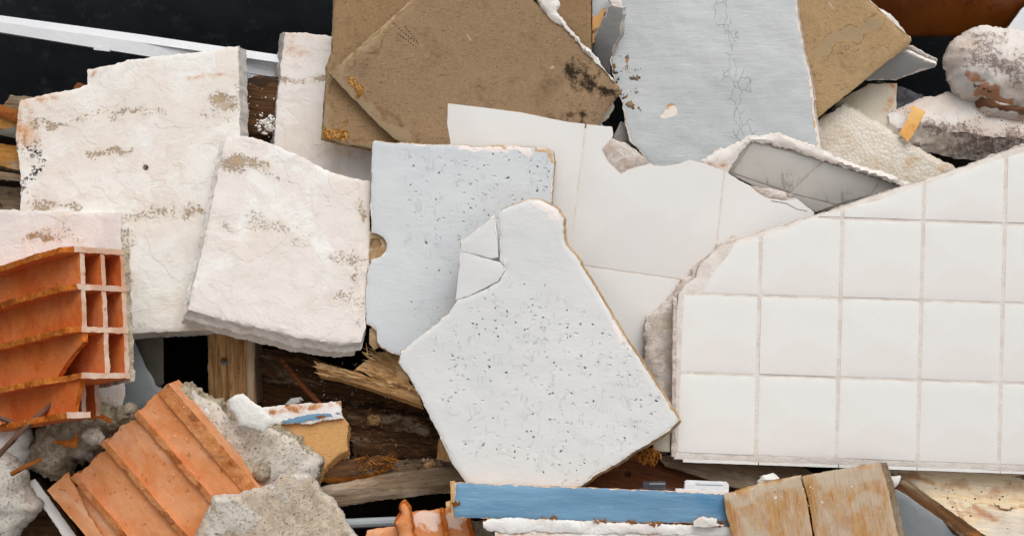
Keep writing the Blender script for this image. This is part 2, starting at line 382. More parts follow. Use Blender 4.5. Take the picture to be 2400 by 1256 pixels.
M['pvc'] = m_flat('white_pvc', 'd6d8dc', 'dcdde0', .4); M['greyfilm'] = m_flat('grey_sheet', 'a1a7ab', '999fa2', .6)
M['drab'] = m_flat('drab_sheet', '6a675c', '57544a', .8); M['rustpanel'] = m_flat('brown_lacquer', '7a3c10', '8a4a18', .3, .5, .0005, '6a3410')
M['rust'] = m_flat('rust', '6d5142', '54392a', .8, .3, .002, '9b8f82'); M['rustorange'] = m_flat('rust_orange', '9a5a20', '7c4114', .8, .3, .002)
M['dark'] = m_flat('dark_plastic', '46434a', '38363c', .4); M['gap_shade_soil'] = m_flat('gap_shade_soil', '1e1711', '120d09', 1, .05, .01, '2b2118')  # mound earth near black: shade of the deep gaps put into its colour
M['steel'] = m_flat('steel', 'b9bcc0', 'a6a9ad', .3, .5, .0003, metal=.8)
M['tape'] = m_flat('yellow_tape', 'd9a85a', 'cf9440', .5, .4, .001, 'c08034'); M['gravel'] = m_concrete('grey_granular', '77777c', '55555a', 0, .006)
M['chip'] = m_flat('white_stone_chip', 'dddbd5', 'd2d0ca', .8, .2, .002); M['oldblock'] = m_plaster('old_cream_block', 'c9c0ae', 'bfb39c', 30)
M['fibre'] = m_flat('wood_fibre', 'c88a42', 'a5682c', .9, .1, .003)

# ------------------------------------------------------------------ geometry helpers (heap frame: x right, y up the slope, z towards the camera)
CAMP = np.array([0, 0, D])
def isect(px, P0, n):
    px = np.atleast_2d(np.asarray(px, float))
    d = np.stack([(px[:, 0] - 1200) / S, (628 - px[:, 1]) / S, np.full(len(px), -D)], 1)
    t = ((P0 - CAMP) @ n) / (d @ n)
    return CAMP + d * t[:, None]
def at(x, y, z=0.0):
    k = (D - z) / D
    return np.array([(x - 1200) / S * k, (628 - y) / S * k, z])
def to_px(P):
    k = D / (D - P[:, 2]); return np.stack([P[:, 0] * k * S + 1200, 628 - P[:, 1] * k * S], 1)
def unit(v): v = np.asarray(v, float); return v / np.linalg.norm(v)
def frame(P0, x, y, z):
    m = Matrix.Identity(4)
    for i in range(3):
        m[i][0], m[i][1], m[i][2], m[i][3] = x[i], y[i], z[i], P0[i]
    return BASE @ m
WM = {}
def link(o, mw, parent=None):
    COL.objects.link(o); WM[o.name] = mw
    if parent is not None:
        o.parent = parent; o.matrix_local = WM[parent.name].inverted() @ mw
    else: o.matrix_world = mw
    return o
def T(o, label, cat, group=None, kind=None):
    o['label'] = label; o['category'] = cat
    if group: o['group'] = group
    if kind: o['kind'] = kind
    return o
def thing(name, x, y, z, label, cat, group=None):
    o = bpy.data.objects.new(name, None); o.empty_display_size = .05
    link(o, BASE @ Matrix.Translation(Vector(at(x, y, z))))
    return T(o, label, cat, group)
def fb(p, f, o=4): return mnoise.fractal(Vector(p) * f, .9, 2.0, o)
def fb1(a, f, seed, o=3): return mnoise.fractal(Vector((a * f, seed * 7.13, 1.7)), .8, 2.0, o)

def dens(poly, step):
    out = []
    n = len(poly)
    for i in range(n):
        a = np.array(poly[i], float); b = np.array(poly[(i + 1) % n], float)
        k = max(1, int(round(np.linalg.norm(b - a) / step)))
        for j in range(k): out.append(a + (b - a) * j / k)
    return np.array(out)
def area(p): x, y = p[:, 0], p[:, 1]; return .5 * np.sum(x * np.roll(y, -1) - y * np.roll(x, -1))
def inside(pts, poly):
    x, y = pts[:, 0], pts[:, 1]; c = np.zeros(len(pts), bool)
    for i in range(len(poly)):
        x1, y1 = poly[i]; x2, y2 = poly[i - 1]
        if y1 == y2: continue
        c ^= ((y1 > y) != (y2 > y)) & (x < (x2 - x1) * (y - y1) / (y2 - y1) + x1)
    return c
def segdist(pts, a, b):
    ab = b - a; L = ab @ ab
    t = np.clip(((pts - a) @ ab) / L if L > 0 else np.zeros(len(pts)), 0, 1)
    return np.linalg.norm(pts - (a + t[:, None] * ab), axis=1)
def polydist(pts, poly):
    d = np.full(len(pts), 9e9)
    for i in range(len(poly)): d = np.minimum(d, segdist(pts, poly[i - 1], poly[i]))
    return d
def mask_val(px, items):
    v = np.zeros(len(px)); px0 = px
    WARP = np.array([[fb((p[0] / S, p[1] / S, 5), 22, 3), fb((p[0] / S, p[1] / S, 9), 22, 3)] for p in px]) * 2
    for geo, rad, s in items:
        geo = [geo] if not isinstance(geo, list) else geo
        wa = min(rad * .55, 13) if rad > 11 else 0
        px = px0 + WARP[:, :2] * wa if wa else px0
        if len(geo) == 1: d = np.linalg.norm(px - np.array(geo[0], float), axis=1)
        else:
            d = np.full(len(px), 9e9)
            for a, b in zip(geo[:-1], geo[1:]): d = np.minimum(d, segdist(px, np.array(a, float), np.array(b, float)))
        q = np.clip(1 - d / rad, 0, 1); v = np.maximum(v, s * q * q * (3 - 2 * q))
    return v

SEED = [0]
def slab(name, poly, z, mat, side=None, g=(0, 0), t=.02, shift=None, expand=0.0, res=.0075, jag=1.5, jf=1.0, rnd=.0015,
         disp=((.0012, 6),), dome=0, domer=.03, rough=.0012, prof=None, dirn=(1, 0), masks=None, dents=(), parent=None, step=None, sharp=38, ref=None, gj=0):
    """a broken plate or lump: outline given where it shows, with a real thickness t behind its face"""
    SEED[0] += 1; sd = SEED[0] * 3.7
    side = side or mat
    stp = step or min(max(3.6, res * S * .6), 6 if jag else 99)
    base = dens(poly, stp)
    if area(base * [1, -1]) < 0: base = base[::-1].copy()
    n = len(base)
    tan = np.roll(base, -2, 0) - np.roll(base, 2, 0)
    out = np.stack([-tan[:, 1], tan[:, 0]], 1); out /= np.maximum(np.linalg.norm(out, axis=1), 1e-6)[:, None]
    if area(base) > 0: out = -out     # px space (y down)
    out = np.array([o if True else o for o in out])
    tst = base + out * .5
    # orientation test
    if inside(tst, base).mean() > .5: out = -out
    arc = np.arange(n) * stp
    if jag:
        j = np.array([fb((b[0] / S, b[1] / S, sd), 22 * jf, 3) * .9 + fb((b[0] / S, b[1] / S, sd + 4), 85 * jf, 3) * .75 + fb((b[0] / S, b[1] / S, sd + 9), 260, 2) * .55 for b in base]) * jag * 1.6
        px = base + out * j[:, None]
    else: px = base
    nn = unit((-g[0], -g[1], 1)); c = base.mean(0); P0 = at(c[0], c[1], z)
    if ref: P0 = isect([c], at(ref[0], ref[1], z), nn)[0]
    if gj: nn = unit(nn + np.array([random.uniform(-gj, gj), random.uniform(-gj, gj), 0]))
    F3 = isect(px, P0, nn)
    q = isect([c, c + unit(dirn) * 10], P0, nn); xa = unit(q[1] - q[0]); ya = np.cross(nn, xa)
    def loc(P): r = P - P0; return np.stack([r @ xa, r @ ya], 1)
    f2 = loc(F3)
    # back outline
    if shift is not None:
        bp = px + np.array(shift, float) + out * expand
        P0b = P0 - nn * t; b2 = loc(isect(bp, P0b, nn))
    else:
        o3 = loc(isect(px + out * 2, P0, nn)) - f2
        b2 = f2 + o3 / 2 * expand
    # interior points
    lo, hi = f2.min(0), f2.max(0)
    nx = int((hi[0] - lo[0]) / res) + 1; ny = int((hi[1] - lo[1]) / (res * .87)) + 1
    gx, gy = np.meshgrid(np.arange(nx), np.arange(ny))
    pts = np.stack([lo[0] + (gx + .5 * (gy % 2)) * res, lo[1] + gy * res * .87], -1).reshape(-1, 2)
    pts += (RNG.rand(*pts.shape) - .5) * res * .35
    if len(pts):
        pts = pts[inside(pts, f2)]
    if len(pts):
        d = polydist(pts, f2); pts = pts[d > res * .45]
    dl = []
    for (dx, dy, dr, dd) in dents:
        cc = loc(isect([(dx, dy)], P0, nn))[0]; r = dr / S; dl.append((cc, r, dd))
        if len(pts): pts = pts[np.linalg.norm(pts - cc, axis=1) > r * 1.5]
        ang = np.linspace(0, 2 * math.pi, 15)[:-1]
        for k in (.55, .9, 1.12): pts = np.vstack([pts, cc + r * k * np.stack([np.cos(ang), np.sin(ang)], 1) * (1 + .08 * np.sin(ang * 3))[:, None]])
        pts = np.vstack([pts, [cc]])
    allp = np.vstack([f2, pts]) if len(pts) else f2
    vo, _, fo, ov, _, _ = delaunay_2d_cdt([Vector(p) for p in allp], [], [list(range(n))], 1, 1e-7)
    vo = np.array([[v[0], v[1]] for v in vo])
    bm_ = [-1] * n
    for jx, l in enumerate(ov):
        for i in l:
            if i < n: bm_[i] = jx
    last = next(b for b in bm_ if b >= 0)
    for i in range(n):
        if bm_[i] < 0: bm_[i] = last
        last = bm_[i]
    isb = np.zeros(len(vo), bool); isb[bm_] = True
    de = polydist(vo, f2); de[isb] = 0
    zz = np.zeros(len(vo))
    for (am, fr) in disp:
        zz += np.array([fb((p[0] + sd, p[1], sd), fr, 4) for p in vo]) * am
    zz *= np.clip(de / .004 + .3, 0, 1)
    if rnd: zz -= rnd * np.clip(1 - de / (rnd * 2.2), 0, 1) ** 2
    if dome: zz += dome * (1 - np.exp(-de / domer))
    for cc, r, dd in dl:
        dist = np.linalg.norm(vo - cc, axis=1); zz -= dd * (dist < r * .95)
    verts = [(p[0], p[1], h) for p, h in zip(vo, zz)]
    faces = []; mi = []
    for f in fo:
        a, b, c_ = (vo[k] for k in f)
        cr = (b[0] - a[0]) * (c_[1] - a[1]) - (b[1] - a[1]) * (c_[0] - a[0])
        faces.append(tuple(f) if cr > 0 else tuple(f[::-1])); mi.append(0)
    rings = [list(bm_)]
    m = int(min(8, max(1, round(t / .006)))) if not prof else max(6, len(prof) * 2)
    cen = f2.mean(0)
    of = f2 - cen; 
    o3 = loc(isect(px + out * 2, P0, nn)) - f2; o3 /= np.maximum(np.linalg.norm(o3, axis=1), 1e-9)[:, None]
    z0 = zz[bm_]
    for k in range(1, m + 1):
        u = k / m; p2 = f2 * (1 - u) + b2 * u; zk = z0 * (1 - u) - t * u
        off = np.zeros(n)
        if rough and k < m: off += np.array([fb((p[0], p[1] + sd, -t * u * 3), 60, 4) for p in f2]) * rough * 2
        if prof: off += np.interp(u, [a for a, _ in prof], [b for _, b in prof])
        if dome and k < m: off += dome * .35 * math.sin(math.pi * u)
        p2 = p2 + o3 * off[:, None]
        st = len(verts); verts += [(p[0], p[1], h) for p, h in zip(p2, zk)]; rings.append(list(range(st, st + n)))
    ccw = area(f2) > 0
    for ra, rb in zip(rings[:-1], rings[1:]):
        for i in range(n):
            j = (i + 1) % n
            if ra[i] == ra[j]: continue
            f = (ra[j], ra[i], rb[i], rb[j])
            faces.append(f if ccw else f[::-1]); mi.append(1)
    bk = rings[-1]; faces.append(tuple(reversed(bk)) if ccw else tuple(bk)); mi.append(1)
    me = bpy.data.meshes.new(name); me.from_pydata(verts, [], faces)
    me.materials.append(mat); me.materials.append(side)
    me.polygons.foreach_set('material_index', mi); me.polygons.foreach_set('use_smooth', [True] * len(mi))
    V = np.array(verts); W = P0 + V[:, :1] * xa + V[:, 1:2] * ya + V[:, 2:3] * nn
    pxs = to_px(W); mk = np.zeros((len(V), 4))
    for ci, ch in enumerate('rgb'):
        if masks and ch in masks:
            it = masks[ch]
            if ch == 'r' and mat.name.startswith('plaster'): it = [(a_, r_ * 1.5, s_) for a_, r_, s_ in it]
            mk[:, ci] = mask_val(pxs, it)
    mk[:len(vo), 3] = np.clip(de / .02, 0, 1)
    at_ = me.color_attributes.new('mask', 'FLOAT_COLOR', 'POINT'); at_.data.foreach_set('color', mk.ravel())
    me.validate(); me.set_sharp_from_angle(angle=R(sharp))
    o = bpy.data.objects.new(name, me)
    return link(o, frame(P0, xa, ya, nn), parent)

def clip(poly, cell):
    """keep the part of poly inside the convex cell"""
    cell = np.array(cell, float); poly = [np.array(p, float) for p in poly]
    if area(cell) < 0: cell = cell[::-1]
    for i in range(len(cell)):
        a, b = cell[i], cell[(i + 1) % len(cell)]; nx = np.array([-(b - a)[1], (b - a)[0]])
        out = []
        for k in range(len(poly)):
            p, q = poly[k - 1], poly[k]; dp, dq = (p - a) @ nx, (q - a) @ nx
            if (dp >= 0) != (dq >= 0): out.append(p + (q - p) * dp / (dp - dq))
            if dq >= 0: out.append(q)
        poly = out
        if len(poly) < 3: return []
    return poly

def mesh_obj(name, verts, faces, mats, mi=None, parent=None, mw=None, smooth=True, sharp=35):
    me = bpy.data.meshes.new(name); me.from_pydata([tuple(v) for v in verts], [], faces)
    for m in mats: me.materials.append(m)
    if mi: me.polygons.foreach_set('material_index', mi)
    me.polygons.foreach_set('use_smooth', [smooth] * len(me.polygons))
    me.validate()
    if smooth: me.set_sharp_from_angle(angle=R(sharp))
    return link(bpy.data.objects.new(name, me), mw or BASE, parent)

def tube(name, pts, rad, mat, parent=None, seg=10, rough=0):
    """pts: (px, py, z)"""
    P = [at(*p) for p in pts]; Q = []
    for a, b in zip(P[:-1], P[1:]):
        k = max(2, int(np.linalg.norm(b - a) / .012))
        for i in range(k): Q.append(a + (b - a) * i / k)
    Q.append(P[-1]); Q = np.array(Q); c0 = Q.mean(0)
    vs, fs = [], []
    for i, q in enumerate(Q):
        d = unit(Q[min(i + 1, len(Q) - 1)] - Q[max(i - 1, 0)]); u = unit(np.cross(d, (.1, .2, 1))); w = np.cross(d, u)
        for k in range(seg):
            a = 2 * math.pi * k / seg; r = rad * (1 + rough * fb((q[0], q[1], k), 90, 3))
            vs.append(q - c0 + (u * math.cos(a) + w * math.sin(a)) * r)
    for i in range(len(Q) - 1):
        for k in range(seg):
            k2 = (k + 1) % seg; fs.append((i * seg + k, i * seg + k2, (i + 1) * seg + k2, (i + 1) * seg + k))
    fs.append(tuple(range(seg))[::-1]); fs.append(tuple(range((len(Q) - 1) * seg, len(Q) * seg)))
    return mesh_obj(name, vs, fs, [mat], parent=parent, mw=BASE @ Matrix.Translation(Vector(c0)))

def sticks(name, items, mat, parent=None):
    """tapered splinters: ((x0,y0,z0),(x1,y1,z1), width in m)"""
    vs, fs = [], []
    for a, b, w in items:
        A, B = at(*a), at(*b); d = unit(B - A); u = unit(np.cross(d, (0, .1, 1))) ; v = np.cross(d, u)
        st = len(vs)
        mid = A + (B - A) * .55 + u * (random.random() - .5) * w * 1.5
        for Pt, k in ((A, 1), (mid, .7), (B, .12)):
            for (i, j) in ((-1, -1), (1, -1), (1, 1), (-1, 1)): vs.append(Pt + u * i * w * k / 2 + v * j * w * k * .3)
        for r in (0, 4):
            for k in range(4): fs.append((st + r + k, st + r + (k + 1) % 4, st + r + 4 + (k + 1) % 4, st + r + 4 + k))
        fs.append((st, st + 3, st + 2, st + 1)); fs.append((st + 8, st + 9, st + 10, st + 11))
    c0 = np.mean(vs, 0); vs = [v - c0 for v in vs]
    return mesh_obj(name, vs, fs, [mat], parent=parent, mw=BASE @ Matrix.Translation(Vector(c0)), smooth=False)

def crumbs(name, centre, spread, num, rng, mat, z, parent=None):
    """a scatter of small angular crumbs"""
    vs, fs = [], []
    ico = [(0, 0, 1), (.9, 0, .3), (.2, .9, .2), (-.8, .4, .3), (-.6, -.7, .2), (.4, -.8, .1), (.3, .2, -.8), (-.4, -.1, -.7)]
    tri = [(0, 1, 2), (0, 2, 3), (0, 3, 4), (0, 4, 5), (0, 5, 1), (1, 6, 2), (2, 6, 7), (2, 7, 3), (3, 7, 4), (4, 7, 5), (5, 7, 6), (5, 6, 1)]
    for _ in range(num):
        x = centre[0] + random.gauss(0, spread[0]); y = centre[1] + random.gauss(0, spread[1])
        s = random.uniform(*rng) * random.random() ** .7 + rng[0]; c = at(x, y, z(x, y) if callable(z) else z); st = len(vs)
        sc = np.array([random.uniform(.6, 1.3) for _ in range(3)]) * s; a = random.random() * 6
        for p in ico:
            q = np.array(p) * sc * random.uniform(.8, 1.2); vs.append(c + np.array([q[0] * math.cos(a) - q[1] * math.sin(a), q[0] * math.sin(a) + q[1] * math.cos(a), q[2]]))
        fs += [tuple(st + i for i in f) for f in tri]
    c0 = np.mean(vs, 0); vs = [v - c0 for v in vs]
    return mesh_obj(name, vs, fs, [mat], parent=parent, mw=BASE @ Matrix.Translation(Vector(c0)), smooth=False)

def plate(name, FR, u, v, w, mats, parent, res=.006, nz=.0006, ragged=None, raggedface=None, flip=False):
    """subdivided box in a brick's own frame; ragged(u,v,w)->(du,dv,dw) shifts broken faces; material 1 on the raggedface"""
    vs, fs, mi, idx = [], [], [], {}
    ns = [max(1, int(round((b - a) / res))) for a, b in (u, v, w)]
    rg = [u, v, w]
    def vid(i, j, k):
        key = (i, j, k)
        if key not in idx:
            p = [rg[a][0] + (rg[a][1] - rg[a][0]) * q / ns[a] for a, q in enumerate(key)]
            e = [fb((p[0] + 3, p[1] + a * 5, p[2]), 70, 3) * nz for a in range(3)]
            if ragged:
                r = ragged(*p, key, ns); e = [e[a] + r[a] for a in range(3)]
            idx[key] = len(vs); vs.append([p[a] + e[a] for a in range(3)])
        return idx[key]
    for ax in range(3):
        b1, b2 = (ax + 1) % 3, (ax + 2) % 3
        for side_ in (0, 1):
            for i in range(ns[b1]):
                for j in range(ns[b2]):
                    q = []
                    for di, dj in ((0, 0), (1, 0), (1, 1), (0, 1)):
                        kk = [0, 0, 0]; kk[ax] = ns[ax] * side_; kk[b1] = i + di; kk[b2] = j + dj; q.append(vid(*kk))
                    fs.append(tuple(q) if side_ else tuple(q[::-1]))
                    mi.append(raggedface(ax, side_) if raggedface else 0)
    if flip:
        vs = [(a, -b, c) for a, b, c in vs]; fs = [f[::-1] for f in fs]
    return mesh_obj(name, vs, fs, mats, mi, parent, FR)

def brickframe(x, y, z, u, w):
    """local x = u (length), local y = v, local z = w (depth); right-handed"""
    P = at(x, y, z); u = unit(u); w = unit(np.array(w) - u * (np.array(w) @ u)); v = np.cross(w, u)
    return frame(P, u, v, w)
exec_order = None

# ================================================================== SETTING
# ground below the skip, one large sheet
gme_v = [(-60, -60, -1.2), (60, -60, -1.2), (60, 60, -1.2), (-60, 60, -1.2)]
gr = mesh_obj('ground', gme_v, [(0, 1, 2, 3)], [m_concrete('yard_ground', '8b857b', '77716a', .2, .004)], mw=Matrix.Identity(4)); gr['kind'] = 'structure'
# unseen dirt mound added as support; near-black colour stands in for gap shade
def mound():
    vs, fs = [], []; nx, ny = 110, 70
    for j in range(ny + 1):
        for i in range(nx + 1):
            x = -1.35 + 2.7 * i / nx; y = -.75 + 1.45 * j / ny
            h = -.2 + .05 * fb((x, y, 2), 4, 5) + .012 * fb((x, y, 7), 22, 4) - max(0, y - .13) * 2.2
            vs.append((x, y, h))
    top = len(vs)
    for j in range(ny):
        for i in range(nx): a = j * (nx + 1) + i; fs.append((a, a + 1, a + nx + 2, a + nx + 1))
    o = mesh_obj('gap_shade_debris', vs, fs, [M['gap_shade_soil']]); o['kind'] = 'stuff'
    T(o, 'added earth fill under the broken pieces, coloured near black for the shade in the gaps', 'debris')
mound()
# the skip: an upright dark steel wall behind the heap, and its sides and floor
# world coordinates from here
sk = bpy.data.objects.new('skip', None); link(sk, Matrix.Translation((0, .5, -1.0)))
T(sk, 'dark painted steel skip wall behind the rubble heap at top left', 'skip')
def wbox(name, lo, hi, mat, parent, bev=0):
    c = [(a + b) / 2 for a, b in zip(lo, hi)]; h = [(b - a) / 2 for a, b in zip(lo, hi)]
    vs = [(sx * h[0], sy * h[1], sz * h[2]) for sz in (-1, 1) for sy in (-1, 1) for sx in (-1, 1)]
    fs = [(0, 2, 3, 1), (4, 5, 7, 6), (0, 1, 5, 4), (2, 6, 7, 3), (0, 4, 6, 2), (1, 3, 7, 5)]
    return mesh_obj(name, vs, fs, [mat], parent=parent, mw=Matrix.Translation(c), smooth=False)
wbox('back_wall', (-1.9, .60, -1.1), (1.9, .64, 1.62), M['skip'], sk)
wbox('floor', (-1.9, -1.5, -1.16), (1.9, .60, -1.10), M['skip'], sk)
wbox('side_wall', (-1.94, -1.5, -1.1), (-1.9, .64, 1.62), M['skip'], sk)
wbox('side_wall', (1.9, -1.5, -1.1), (1.94, .64, 1.62), M['skip'], sk)
wbox('front_wall', (-1.9, -1.54, -1.1), (1.9, -1.5, .1), M['skip'], sk)

# ================================================================== TOP LEFT
# white pvc bar leaning across the skip wall
bar = thing('plastic_bar', 330, 110, -.08, 'long white plastic profile slanting across the dark skip wall', 'plastic bar')
slab('front_flange', [(-60, 44), (330, 100), (690, 152), (690, 189), (330, 130), (-60, 66)], -.14, M['pvc'], t=.02, jag=0, disp=(), rnd=.001, parent=bar, res=.03, step=40)
slab('top_flange', [(-60, 28), (330, 81), (690, 134), (690, 152), (330, 99.5), (-60, 43.5)], -.14, M['pvc'], g=(0, -.5), ref=(330, 100), t=.004, jag=0, disp=(), rnd=.0008, parent=bar, res=.03, step=40)
slab('clip', [(218, 106), (258, 112), (256, 121), (219, 117)], -.138, M['pvc'], t=.008, jag=0, disp=(), parent=bar)
T(slab('sheet_scrap', [(560, 168), (607, 177), (577, 222), (560, 250)], -.125, M['greyfilm'], t=.003, jag=.5), 'small grey triangular sheet corner just under the right end of the white plastic bar', 'sheet scrap')
# burnt timber
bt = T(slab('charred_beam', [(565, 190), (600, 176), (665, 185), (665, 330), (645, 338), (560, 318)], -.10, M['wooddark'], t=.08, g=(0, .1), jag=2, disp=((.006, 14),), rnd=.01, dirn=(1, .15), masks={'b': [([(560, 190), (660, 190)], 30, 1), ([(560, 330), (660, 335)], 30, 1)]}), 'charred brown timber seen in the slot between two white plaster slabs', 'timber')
cr = crumbs('plaster_crumbs', (630, 293), (12, 13), 90, (.0008, .006), M['chalk'], -.085); T(cr, 'white plaster crumbs spilled on the charred timber', 'crumbs', kind='stuff')
crumbs('loose_crumbs', (612, 225), (22, 30), 22, (.0006, .002), M['chalk'], -.09, ); T(bpy.data.objects['loose_crumbs'], 'fine pale specks scattered over the charred timber', 'crumbs', kind='stuff')
# left timbers
T(slab('timber_offcut', [(-40, 262), (10, 245), (22, 222), (60, 225), (95, 228), (95, 290), (-40, 300)], -.09, M['woodgrey'], t=.04, jag=2, dirn=(1, .1)), 'brown weathered offcut behind the top left corner of the big plaster slab', 'timber')
T(slab('timber_offcut', [(172, 203), (180, 193), (205, 200), (240, 215), (172, 220)], -.09, M['woodred'], t=.03, jag=1), 'tiny reddish brown wood end poking out above the big plaster slab', 'timber')
T(slab('yellow_batten', [(-60, 235), (0, 246), (60, 265), (60, 295), (0, 272), (-60, 255)], -.04, M['rustorange'], t=.02, jag=1), 'bright ochre painted batten at the left edge, topmost of the stacked timbers', 'batten')
T(slab('split_plank', [(-60, 268), (0, 253), (60, 280), (60, 312), (0, 300), (-60, 295)], -.05, M['woodyellow'], t=.025, jag=1.5, shift=(0, 8), dirn=(1, .3)), 'honey coloured split plank just below the ochre batten at the left edge', 'plank')
T(slab('sheet_scrap', [(-30, 312), (40, 296), (60, 300), (60, 330), (0, 316)], -.045, M['drab'], t=.003, jag=.5), 'thin grey sheet corner wedged between planks at the left edge', 'sheet scrap')
T(slab('plank', [(-60, 335), (0, 336), (60, 345), (60, 402), (0, 388), (-60, 385)], -.06, M['woodyellow'], M['woodgrey'], t=.03, jag=1, shift=(0, 10)), 'broad yellow plank at the left edge under the dark slot', 'plank')
T(slab('plank', [(-60, 398), (0, 401), (60, 412), (60, 428), (0, 419), (-60, 415)], -.05, M['woodgrey'], t=.03, jag=1), 'narrow grey plank edge directly below the broad yellow plank at the left edge', 'plank')
T(slab('knotty_board', [(-60, 438), (0, 436), (60, 440), (60, 515), (-60, 515)], -.09, M['woodgrey'], t=.03, jag=1, masks={'b': [((10, 478), 22, 1), ((25, 452), 18, .7)]}), 'grey knotty board in shadow at the left edge above the white slab corner', 'board')

# ================================================================== PLASTER SLABS
T(slab('plaster_slab', [(668, 77), (718, 79), (776, 86), (830, 100), (880, 340), (890, 470), (640, 470), (642, 340), (650, 230), (660, 130)], -.075, M['plasterC'], M['chalkgrey'], t=.05, g=(.05, -.05), shift=(-12, 5), jag=1.8, disp=((.0014, 9), (.0005, 30)),
  masks={'r': [([(655, 195), (760, 182)], 14, .9), ((700, 305), 10, .4), ((740, 330), 30, .5), ([(660, 300), (665, 330)], 18, .3)], 'g': [((690, 110), 70, .35), ([(770, 330), (860, 360)], 30, .35)]}),
  'tall narrow white plaster slab behind the brown boards, its top edge straight', 'plaster slab', 'white plaster slabs')
T(slab('plaster_slab', [(205, 164), (262, 152), (300, 141), (370, 131), (470, 122), (557, 109), (560, 200), (562, 330), (560, 560), (545, 768), (420, 776), (296, 783), (240, 783), (60, 620), (47, 495), (47, 400), (38, 330), (38, 268), (46, 236), (78, 228), (130, 217), (184, 207), (205, 197)],
  -.01, M['plasterA'], M['chalk'], t=.06, g=(.02, -.08), shift=(20, 12), jag=1.6, res=.006, disp=((.0014, 7), (.0005, 25)), dents=((341, 393, 7, .02),),
  masks={'r': [([(500, 228), (550, 232)], 26, 1), ([(480, 262), (560, 280)], 24, .55), ([(80, 295), (240, 270), (400, 262)], 14, .8), ([(215, 362), (310, 355)], 14, .95), ((75, 330), 40, .6), ([(60, 480), (180, 490)], 22, .8), ([(290, 510), (470, 490)], 24, .8), ([(290, 560), (300, 650)], 28, .9), ([(300, 745), (330, 765)], 20, .5), ((310, 390), 10, .7), ((340, 250), 30, .35)],
         'g': [([(45, 245), (50, 320)], 45, 1.0), ((212, 172), 18, .7), ([(90, 240), (120, 230)], 25, .6), ([(440, 185), (555, 172)], 8, .5)],
         'b': [([(75, 340), (85, 400), (60, 440)], 34, .9)]}),
  'large white plaster slab with stepped top edge, brown mould and one drilled hole', 'plaster slab', 'white plaster slabs')
T(slab('plaster_slab', [(528, 322), (570, 318), (610, 326), (655, 345), (700, 365), (760, 396), (820, 415), (868, 424), (866, 520), (868, 600), (860, 690), (856, 770), (846, 800), (800, 806), (690, 788), (560, 758), (440, 726), (470, 600), (500, 460)],
  .05, M['plasterB'], M['chalk'], t=.045, g=(-.05, -.12), shift=(-16, 32), jag=1.6, res=.006, disp=((.0014, 7), (.0005, 28)), prof=((0, 0), (.25, .001), (.4, .006), (.55, .001), (.7, -.003), (1, 0)),
  masks={'r': [([(535, 380), (600, 385)], 34, 1), ([(600, 400), (660, 420)], 20, .7), ([(510, 530), (540, 535)], 20, .7), ([(600, 510), (690, 560)], 26, .7), ((715, 525), 18, .6), ([(770, 600), (840, 610)], 24, .7), ([(835, 630), (840, 740)], 18, .7), ((800, 700), 30, .7), ((745, 720), 18, .45), ((690, 600), 15, .5), ([(840, 470), (860, 520)], 20, .8)],
         'g': [((850, 500), 25, .3)]}),
  'white plaster slab tilted in front, with moulded lower edge, left of the pale blue board', 'plaster slab', 'white plaster slabs')
T(slab('plaster_slab', [(-80, 488), (0, 493), (140, 496), (274, 497), (284, 500), (283, 560), (288, 640), (293, 780), (292, 930), (284, 956), (200, 940), (-80, 990)],
  .0, M['plasterD'], M['chalk'], t=.05, g=(.12, -.03), shift=(-2, 6), jag=1.5, res=.006, disp=((.0014, 8), (.0005, 30)),
  masks={'r': [([(70, 555), (120, 545)], 24, 1), ([(130, 520), (180, 555)], 26, .6), ((10, 545), 30, .2)], 'g': [([(70, 553), (120, 545)], 22, .8)]}),
  'white plaster slab lying under the upper hollow brick at the left edge', 'plaster slab', 'white plaster slabs')

# ================================================================== BROWN BOARDS
T(slab('fibreboard', [(787, -40), (780, 120), (768, 150), (763, 230), (757, 322), (800, 335), (870, 348), (980, 345), (1100, 300), (1100, -40)], -.005, M['boardE'], M['boardedge'], t=.012, g=(.02, -.04), jag=1.2, shift=(-4, 6), disp=((.002, 5),),
  masks={'g': [([(765, 170), (760, 250), (775, 330), (860, 345)], 26, .7)], 'b': [([(770, 300), (795, 315)], 30, 1)], 'r': [((862, 155), 60, .1)]}),
  'brown fibreboard panel behind the tilted one, with amber glue at its lower left corner', 'fibreboard', 'brown fibreboard panels')
T(slab('fibreboard', [(1240, -40), (1330, -40), (1386, -40), (1385, 60), (1387, 150), (1300, 100)], -.03, M['boardE'], M['wooddark'], t=.012, jag=.6, shift=(3, 0), disp=((.002, 5),)),
  'narrow strip of brown fibreboard with straight right edge beside the grey painted shard', 'fibreboard', 'brown fibreboard panels')
fF = thing('fibreboard', 1100, 180, .02, 'large brown fibreboard lying diagonally with corner pointing right, dark mould near that corner', 'fibreboard', 'brown fibreboard panels')
